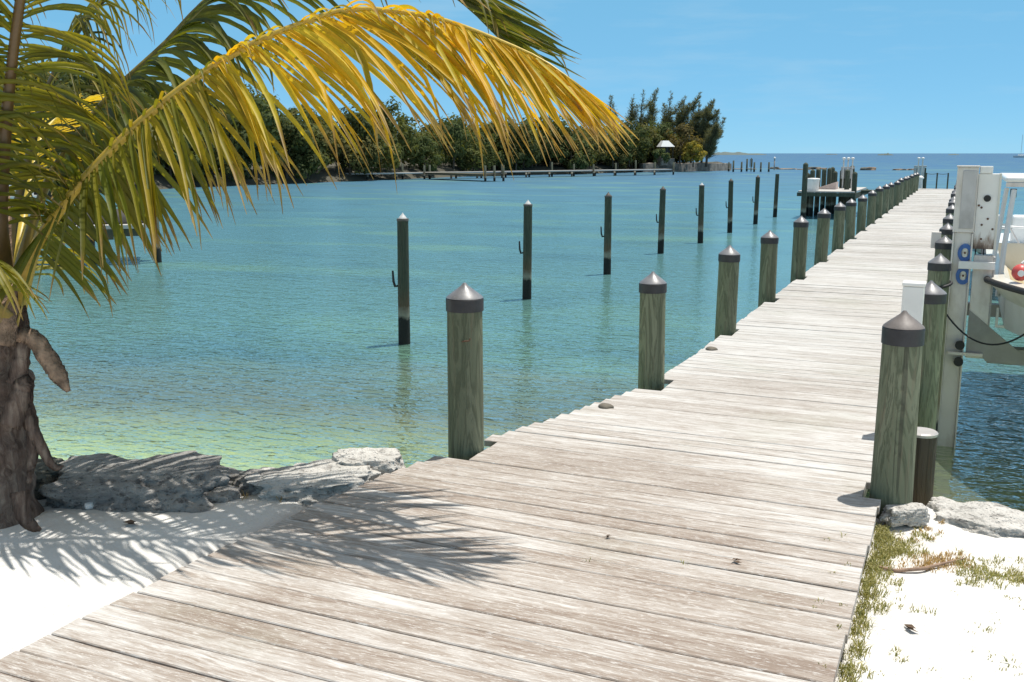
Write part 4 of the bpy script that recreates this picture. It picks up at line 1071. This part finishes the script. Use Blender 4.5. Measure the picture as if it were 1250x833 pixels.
# casuarinas on the point
def casuarina(name, px, topy, dist, lab, seed, lean=.10, spread=.9, nb=10, dens=1.0, basey=204, pal=((.125, .14, .085), (.22, .225, .145))):  # needle tones paled, distance haze mixed into the colour
    rg = random.Random(seed); b = PD(px, basey, dist); z0 = 1.2
    h = HC - (topy - 187) / F_PX * dist - z0
    root = empty(name, (b.x, b.y, z0), lab, 'tree', 'feathery casuarinas on the island point')
    R2 = Vector((_c, _s, 0))
    tr = MB(); pts = [Vector((0, 0, -.5)) + R2 * (lean * h * t * t) + Vector((0, 0, (h + .5) * t)) for t in (0, .2, .4, .6, .8, .97)]
    tr.tube(pts, [.22, .19, .15, .11, .07, .02], 8)
    mb = MB(); lead = [(pts[1], pts[2], pts[3], pts[4], pts[5])]
    for k in range(nb):
        f = rg.uniform(.15, .72); p0 = Vector((0, 0, h * f)) + R2 * lean * h * f * f; a = rg.uniform(0, 6.28); ln = h * rg.uniform(.22, .46) * (1.15 - f * .5)
        dv = Vector((math.cos(a) * spread, math.sin(a) * spread, 0)) + R2 * (.35 + lean)
        e = p0 + dv * ln * .62 + Vector((0, 0, ln * rg.uniform(.75, 1.0))); m_ = p0 + dv * ln * .40 + Vector((0, 0, ln * .33))
        tr.tube([p0, m_, e], [.07, .045, .012], 5); lead.append((p0, p0.lerp(m_, .5), m_, m_.lerp(e, .5), e))
    for ld in lead:
        pp = crm(ld, 8); n = len(pp)
        for i_ in range(n):
            s = i_ / (n - 1); reach = 1.5 * (1 - s) ** .8 + .30
            for j in range(max(2, int(7 * dens * (1 - .55 * s)))):
                a = rg.uniform(0, 6.28); L = reach * rg.uniform(.35, 1.0)
                p0 = pp[i_] + Vector((0, 0, rg.uniform(-.3, .3))); dv = Vector((math.cos(a), math.sin(a), rg.uniform(.25, 1.1))) + R2 * (.3 + lean); dv.normalize()
                cc = mixc(pal[0], pal[1], rg.random())
                for q_ in range(9):
                    f = rg.random() ** .8; q = p0 + dv * L * f + Vector((rg.uniform(-.08, .08), rg.uniform(-.08, .08), rg.uniform(-.12, .04)))
                    up_ = (dv + Vector((rg.uniform(-.7, .7), rg.uniform(-.7, .7), rg.uniform(-.3, .7)))).normalized(); ln = rg.uniform(.2, .5)
                    w_ = Matrix.Rotation(rg.uniform(0, 6.28), 3, up_) @ up_.orthogonal().normalized() * .026
                    i4 = [mb.vert(q - w_, cc), mb.vert(q + w_, cc), mb.vert(q + up_ * ln, cc)]; mb.face(*i4)
    tr.build('trunk', M['bark'], root, True); mb.build('crown', M['foliage'], root)
    return root
CA = [(742, 118, 190, 'slim sparse casuarina rising above the tip of the golden frond', 5, .04, .5, 4, .5), (768, 118, 186, 'thin upright casuarina, first of the tall clump on the island point', 6, .04, .6, 7, .8),
      (779, 111, 184, 'tallest casuarina of the clump on the island point', 7, .05, .6, 9, 1), (793, 113, 180, 'casuarina with narrow spire just beyond the tallest one', 8, .06, .7, 9, 1),
      (811, 114, 176, 'broad casuarina with twin spires above the white-roofed hut', 9, .07, .8, 13, 1.1), (826, 119, 174, 'bushy casuarina behind the brownish tree next to the hut', 10, .1, .8, 11, 1.1),
      (843, 127, 172, 'casuarina with feathery leaning crown above the yellow-green bush', 11, .12, .9, 13, 1.2), (856, 128, 170, 'wind-bent casuarina second from the tip of the island', 12, .16, .9, 14, 1.2),
      (862, 152, 167, 'low casuarina sprawling over the wall at the tip of the island', 13, .22, 1.1, 11, 1.2)]
for a in CA: casuarina('casuarina_tree', *a[:3], a[3], a[4], a[5], a[6], a[7], a[8])
def special(name, px, by, dist, R, H, base, pal, lab, seed, ncl=24, per=60, ls=.26):
    rg = random.Random(seed); b = PD(px, by, dist); root = empty(name, (b.x, b.y, 1.1), lab, 'tree')
    trunk_mb(base + H, .14, rg).build('trunk', M['bark'], root, True)
    mb = MB(); crown_mesh(mb, rg, Vector((0, 0, base + H * .9)), R, H, ncl, per, ls, pal); mb.build('crown', M['foliage'], root)
special('brownish_tree', 830, 204, 164, 3.4, 2.6, 1.2, ((.10, .085, .035), (.17, .14, .06)), 'brownish olive tree beside the white-roofed hut on the island', 201)
special('yellow_green_bush', 846, 204, 160, 1.9, 1.5, .6, ((.20, .18, .035), (.36, .30, .07)), 'yellow-green bush above the stone wall near the island tip', 202)
special('dark_round_tree', 768, 204, 158, 3.6, 3.0, 1.0, FOL[3], 'large dark round tree beside the casuarina clump, nearest the hut', 203, 30)
special('dark_round_tree', 748, 204, 155, 3.4, 2.9, .9, FOL[1], 'large dark round tree left of the one nearest the hut', 204, 30)
special('dark_round_tree', 788, 204, 166, 3.0, 2.6, .9, FOL[0], 'dark green tree crowding the front of the white-roofed hut', 205, 28)
special('dark_round_tree', 725, 206, 160, 3.3, 2.6, .9, FOL[1], 'dark green tree under the tip of the golden frond', 206, 28)

special('low_green_bush', 806, 205, 156, 1.5, 1.1, .35, FOL[1], 'low green bush hiding the lower half of the white-roofed hut', 207, 16)
# hut with a white hipped roof
hp = PD(812, 200, 161)
hut = empty('hut', (hp.x, hp.y, 2.85), 'small open hut with white hipped roof among the island trees', 'hut', None, YAW + .25)
mb = MB(); a = [mb.vert(v) for v in ((-2.0, -1.6, 1.9), (2.0, -1.6, 1.9), (2.0, 1.6, 1.9), (-2.0, 1.6, 1.9))]; t_ = [mb.vert(v) for v in ((-1.1, -.7, 3.5), (.5, -.7, 3.5), (.5, .7, 3.5), (-1.1, .7, 3.5))]
mb.quadstrip(a, t_, True); mb.face(*t_); mb.face(*a[::-1]); mb.build('roof', M['roof_white'], hut)
for x in (-1.6, 0, 1.6):
    for y in (-1.25, 1.25): bx('post', M['hut_dark'], hut, x - .08, x + .08, y - .08, y + .08, -2.4, 1.9, 0)
bx('back_wall', M['hut_dark'], hut, -1.5, 1.5, .6, .7, -2.4, 1.88, 0); bx('step', M['stone'], hut, -1.9, 1.9, -1.9, 1.5, -3.0, -1.2, .03)

hut.scale = (.60, .60, .60)
# stone sea wall
wl = []
for px, py in ((785, 210.2), (830, 209.6), (870, 208.8), (893, 208.2)): wl.append(at(px, py, 0))
mb = MB(); P3 = crm(wl, 14); A, B, C, D = [], [], [], []; rg = random.Random(8)
for i_, p in enumerate(P3):
    t = i_ / (len(P3) - 1); h = 1.35 - .15 * t + .14 * fbm((i_ * .9, 0, 0)); jt = .25 * fbm((i_ * .7, 3, 0))
    A.append(mb.vert((p.x + .15 + jt, p.y - .5 + jt, -.6))); B.append(mb.vert((p.x + jt * .5, p.y - .2, h))); C.append(mb.vert((p.x - 1.0, p.y + .8, h + .05))); D.append(mb.vert((p.x - 1.0, p.y + .8, -.6)))
for a, b in ((A, B), (B, C), (C, D), (D, A)): mb.quadstrip(a, b)
mb.face(A[0], B[0], C[0], D[0]); mb.face(D[-1], C[-1], B[-1], A[-1])
tag(mb.build('sea_wall', M['stone']), 'dark rough stone sea wall along the island point', 'wall')

# long pier in front of the island
pe = empty('island_pier', at(600, 217, 0), 'long low pier with many posts along the island shore', 'pier')
O = Vector(pe.location); a0, a1 = at(392, 221.5, 0) - O, at(821, 213.6, 0) - O
dv = a1 - a0; Lp = dv.length; mt = Matrix.Translation((a0.x, a0.y, 0)) @ Matrix.Rotation(math.atan2(dv.y, dv.x), 4, 'Z')
bx('deck', M['deck'], pe, 0, Lp, -.0, 1.5, .66, .80, 0, mt)
n = 30; rg = random.Random(4)
for k in range(n):
    x = Lp * k / (n - 1); tall = rg.random() < .6
    q = mt @ Vector((x, -.14 if k % 2 else 1.64, 0)); mb = MB(); zt = rg.uniform(1.5, 2.1) if tall else .64
    mb.lathe([(.13, -1.5), (.12, zt)], 10); mb.build('post', M['mooring'], pe, True, (q.x, q.y, 0))
e0 = at(600, 221.8, 0) - O
for dx in range(2): pass
q0 = mt.inverted() @ e0
bx('landing', M['mooring'], pe, q0.x - 1.0, q0.x + 1.6, q0.y, -.003, .55, .79, 0, mt)
for dx in (-.9, .3, 1.5):
    q = mt @ Vector((q0.x + dx, q0.y - .12, 0)); mb = MB(); mb.lathe([(.13, -1.5), (.12, 1.7)], 10); mb.build('post', M['mooring'], pe, True, (q.x, q.y, 0))

# thin pilings off the point
for k, (px, ty, by) in enumerate(((889.5, 198, 209.5), (895, 196, 210), (905, 197.5, 210), (911.5, 194, 209.5), (920.5, 198, 210), (928.5, 198, 210), (938.3, 198, 210))):
    b = at(px, by, 0); d = (b - CAM).dot(CF); zt = HC - (ty - 187) / F_PX * d; mb = MB(); mb.lathe([(.16, -1.5), (.14, zt)], 10)
    tag(mb.build('channel_piling', M['mooring'], None, True, (b.x, b.y, 0)), 'thin dark piling in the water off the island tip, %s from the wall' % ORD[k], 'piling', 'thin pilings off the island tip')
b = at(916.7, 209.5, 0); sg = empty('channel_marker', b, 'dark piling with framed marker board off the island tip', 'marker')
mb = MB(); mb.lathe([(.09, -1.5), (.08, 2.2)], 8); mb.build('post', M['mooring'], sg, True); d = (b - CAM).dot(CF)
z1, z0 = HC - (194 - 187) / F_PX * d, HC - (203.5 - 187) / F_PX * d
for sx in (-.17, .17): bx('frame', M['mooring'], sg, sx - .05, sx + .05, -.2, -.12, z0, z1, 0)
b = at(945, 207.5, 0); lt = empty('marker_light', b, 'piling with small white light standing on the dark reef rock', 'marker'); mb = MB(); mb.lathe([(.12, -1), (.11, 1.9)], 8); mb.build('post', M['alu_dark'], lt, True); mb = MB(); mb.lathe([(.1, 1.9), (.22, 1.95), (.2, 2.2), (.05, 2.3)], 10); mb.build('lamp', M['gel_white'], lt, True)
RF = [(901, 207, 5, 1.2, 'reef'), (917, 207, 6, 1.2, 'reef'), (946, 206.5, 5, 3.0, 'rock_dark'), (956, 207, 9, 1.4, 'reef'), (967, 207, 5, 1.4, 'reef'), (980, 207.3, 8, 1.2, 'reef'), (994, 206.8, 7, 3.4, 'rock_dark'), (1002, 207, 6, 2.2, 'reef'), (1056, 208, 5, 4.0, 'rock_dark'), (1063, 208, 6, 4.4, 'reef'), (1098, 208, 8, 2.0, 'reef'), (1113, 208, 5, 2.2, 'reef')]
for k, (px, by, hw, hh, mt_) in enumerate(RF):
    b = at(px, by, 0); d = (b - CAM).dot(CF); sx = hw / F_PX * d; sz = hh / F_PX * d
    o = rock('reef_rock', (b.x, b.y, 0), (sx, sx * .7, sz), M[mt_], '%s reef rock breaking the water off the island tip, %s from the wall' % ('dark' if mt_ == 'rock_dark' else 'tan', ORD[k]), 300 + k, rz=YAW, sub=3, rough=.5)
    o['group'] = 'reef rocks off the island tip'
# far islands on the horizon
def islet(px0, px1, hpx, dist, seed):
    a, b = PD(px0, 187.5, dist), PD(px1, 187.5, dist); mb = MB(); n = 40; A, B, C = [], [], []
    R2 = Vector((_c, _s, 0)); Y2 = Vector((-_s, _c, 0)); W_ = (b - a).length
    for i_ in range(n + 1):
        t = i_ / n; p = a.lerp(b, t); e = (math.sin(math.pi * t) ** .5); h = hpx / F_PX * dist * e * (.75 + .5 * fbm((t * 7, seed, 0)))
        A.append(mb.vert((p.x, p.y, -1))); q = p + Y2 * W_ * .12; B.append(mb.vert((q.x, q.y, max(.0, h)))); q = p + Y2 * W_ * .35; C.append(mb.vert((q.x, q.y, -1)))
    mb.quadstrip(A, B); mb.quadstrip(B, C); kind(mb.build('far_island', M['islet'], smooth=True), 'structure')
islet(840, 940, 4.2, 1500, 3); islet(1072, 1092, 3.0, 1300, 5); islet(1158, 1172, 1.8, 1500, 7); islet(1008, 1024, 1.3, 1800, 9)

# ------------------------------------------------------------------ light, sky, camera
to_sun = Vector((.25 * _c - .15 * _s, .25 * _s + .15 * _c, 1.0)).normalized()
sl = bpy.data.lights.new('sun', 'SUN'); sl.energy = 4.3; sl.angle = R_(.53); sl.color = (1, .955, .88)
so = bpy.data.objects.new('sun', sl); COL.objects.link(so); so.rotation_euler = to_sun.to_track_quat('Z', 'Y').to_euler(); so.location = (0, 0, 30)
wd = bpy.data.worlds.new('World'); scene.world = wd; wd.use_nodes = True; t = wd.node_tree; t.nodes.clear()
sky = t.nodes.new('ShaderNodeTexSky'); sky.sky_type = 'NISHITA'; sky.sun_disc = False; sky.sun_elevation = math.asin(to_sun.z); sky.sun_rotation = math.atan2(to_sun.x, to_sun.y)
sky.air_density = .5; sky.dust_density = 0; sky.ozone_density = 10; sky.altitude = 0
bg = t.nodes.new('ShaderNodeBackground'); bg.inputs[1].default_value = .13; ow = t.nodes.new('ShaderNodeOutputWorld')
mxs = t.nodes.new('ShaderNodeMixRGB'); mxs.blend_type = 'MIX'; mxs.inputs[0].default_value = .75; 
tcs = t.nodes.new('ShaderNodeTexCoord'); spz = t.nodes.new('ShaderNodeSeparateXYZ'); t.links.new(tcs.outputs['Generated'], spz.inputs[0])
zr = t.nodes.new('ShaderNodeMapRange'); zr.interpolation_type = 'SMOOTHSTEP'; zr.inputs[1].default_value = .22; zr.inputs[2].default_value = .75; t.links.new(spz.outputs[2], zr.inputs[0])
hz = t.nodes.new('ShaderNodeMixRGB'); hz.inputs[1].default_value = (1.26, 3.42, 4.85, 1); hz.inputs[2].default_value = (3.5, 3.35, 3.2, 1)   # blue low sky, unseen upper sky whitened to take the blue out of shadows
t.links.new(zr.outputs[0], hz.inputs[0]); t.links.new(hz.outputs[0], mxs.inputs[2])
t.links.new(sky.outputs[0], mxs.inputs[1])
# very faint wisps of high cloud low over the horizon
mpc = t.nodes.new('ShaderNodeMapping'); mpc.inputs['Scale'].default_value = (2.2, 2.2, 16); t.links.new(tcs.outputs['Generated'], mpc.inputs['Vector'])
nsc = t.nodes.new('ShaderNodeTexNoise'); nsc.inputs['Scale'].default_value = 2.4; nsc.inputs['Detail'].default_value = 6; nsc.inputs['Roughness'].default_value = .6; t.links.new(mpc.outputs[0], nsc.inputs['Vector'])
cr_ = t.nodes.new('ShaderNodeMapRange'); cr_.inputs[1].default_value = .5; cr_.inputs[2].default_value = .75; cr_.inputs[3].default_value = 0; cr_.inputs[4].default_value = .30; t.links.new(nsc.outputs['Fac'], cr_.inputs[0])
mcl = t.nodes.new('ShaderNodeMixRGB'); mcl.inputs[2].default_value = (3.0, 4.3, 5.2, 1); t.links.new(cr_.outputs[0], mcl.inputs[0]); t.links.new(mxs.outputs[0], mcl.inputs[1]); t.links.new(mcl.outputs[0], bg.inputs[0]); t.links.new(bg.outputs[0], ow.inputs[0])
cd = bpy.data.cameras.new('camera'); co = bpy.data.objects.new('camera', cd); COL.objects.link(co); scene.camera = co
cd.sensor_width = 36; cd.sensor_fit = 'HORIZONTAL'; cd.lens = F_PX * 36 / 1250; cd.clip_start = .05; cd.clip_end = 20000
co.location = CAM; co.rotation_euler = (math.pi / 2 - PITCH, 0, YAW)
vs = scene.view_settings; vs.view_transform = 'Standard'; vs.look = 'None'; vs.gamma = 1.0; vs.use_curve_mapping = False; vs.exposure = .31
scene.cycles.max_bounces = 8; scene.cycles.transparent_max_bounces = 12; scene.cycles.use_denoising = True
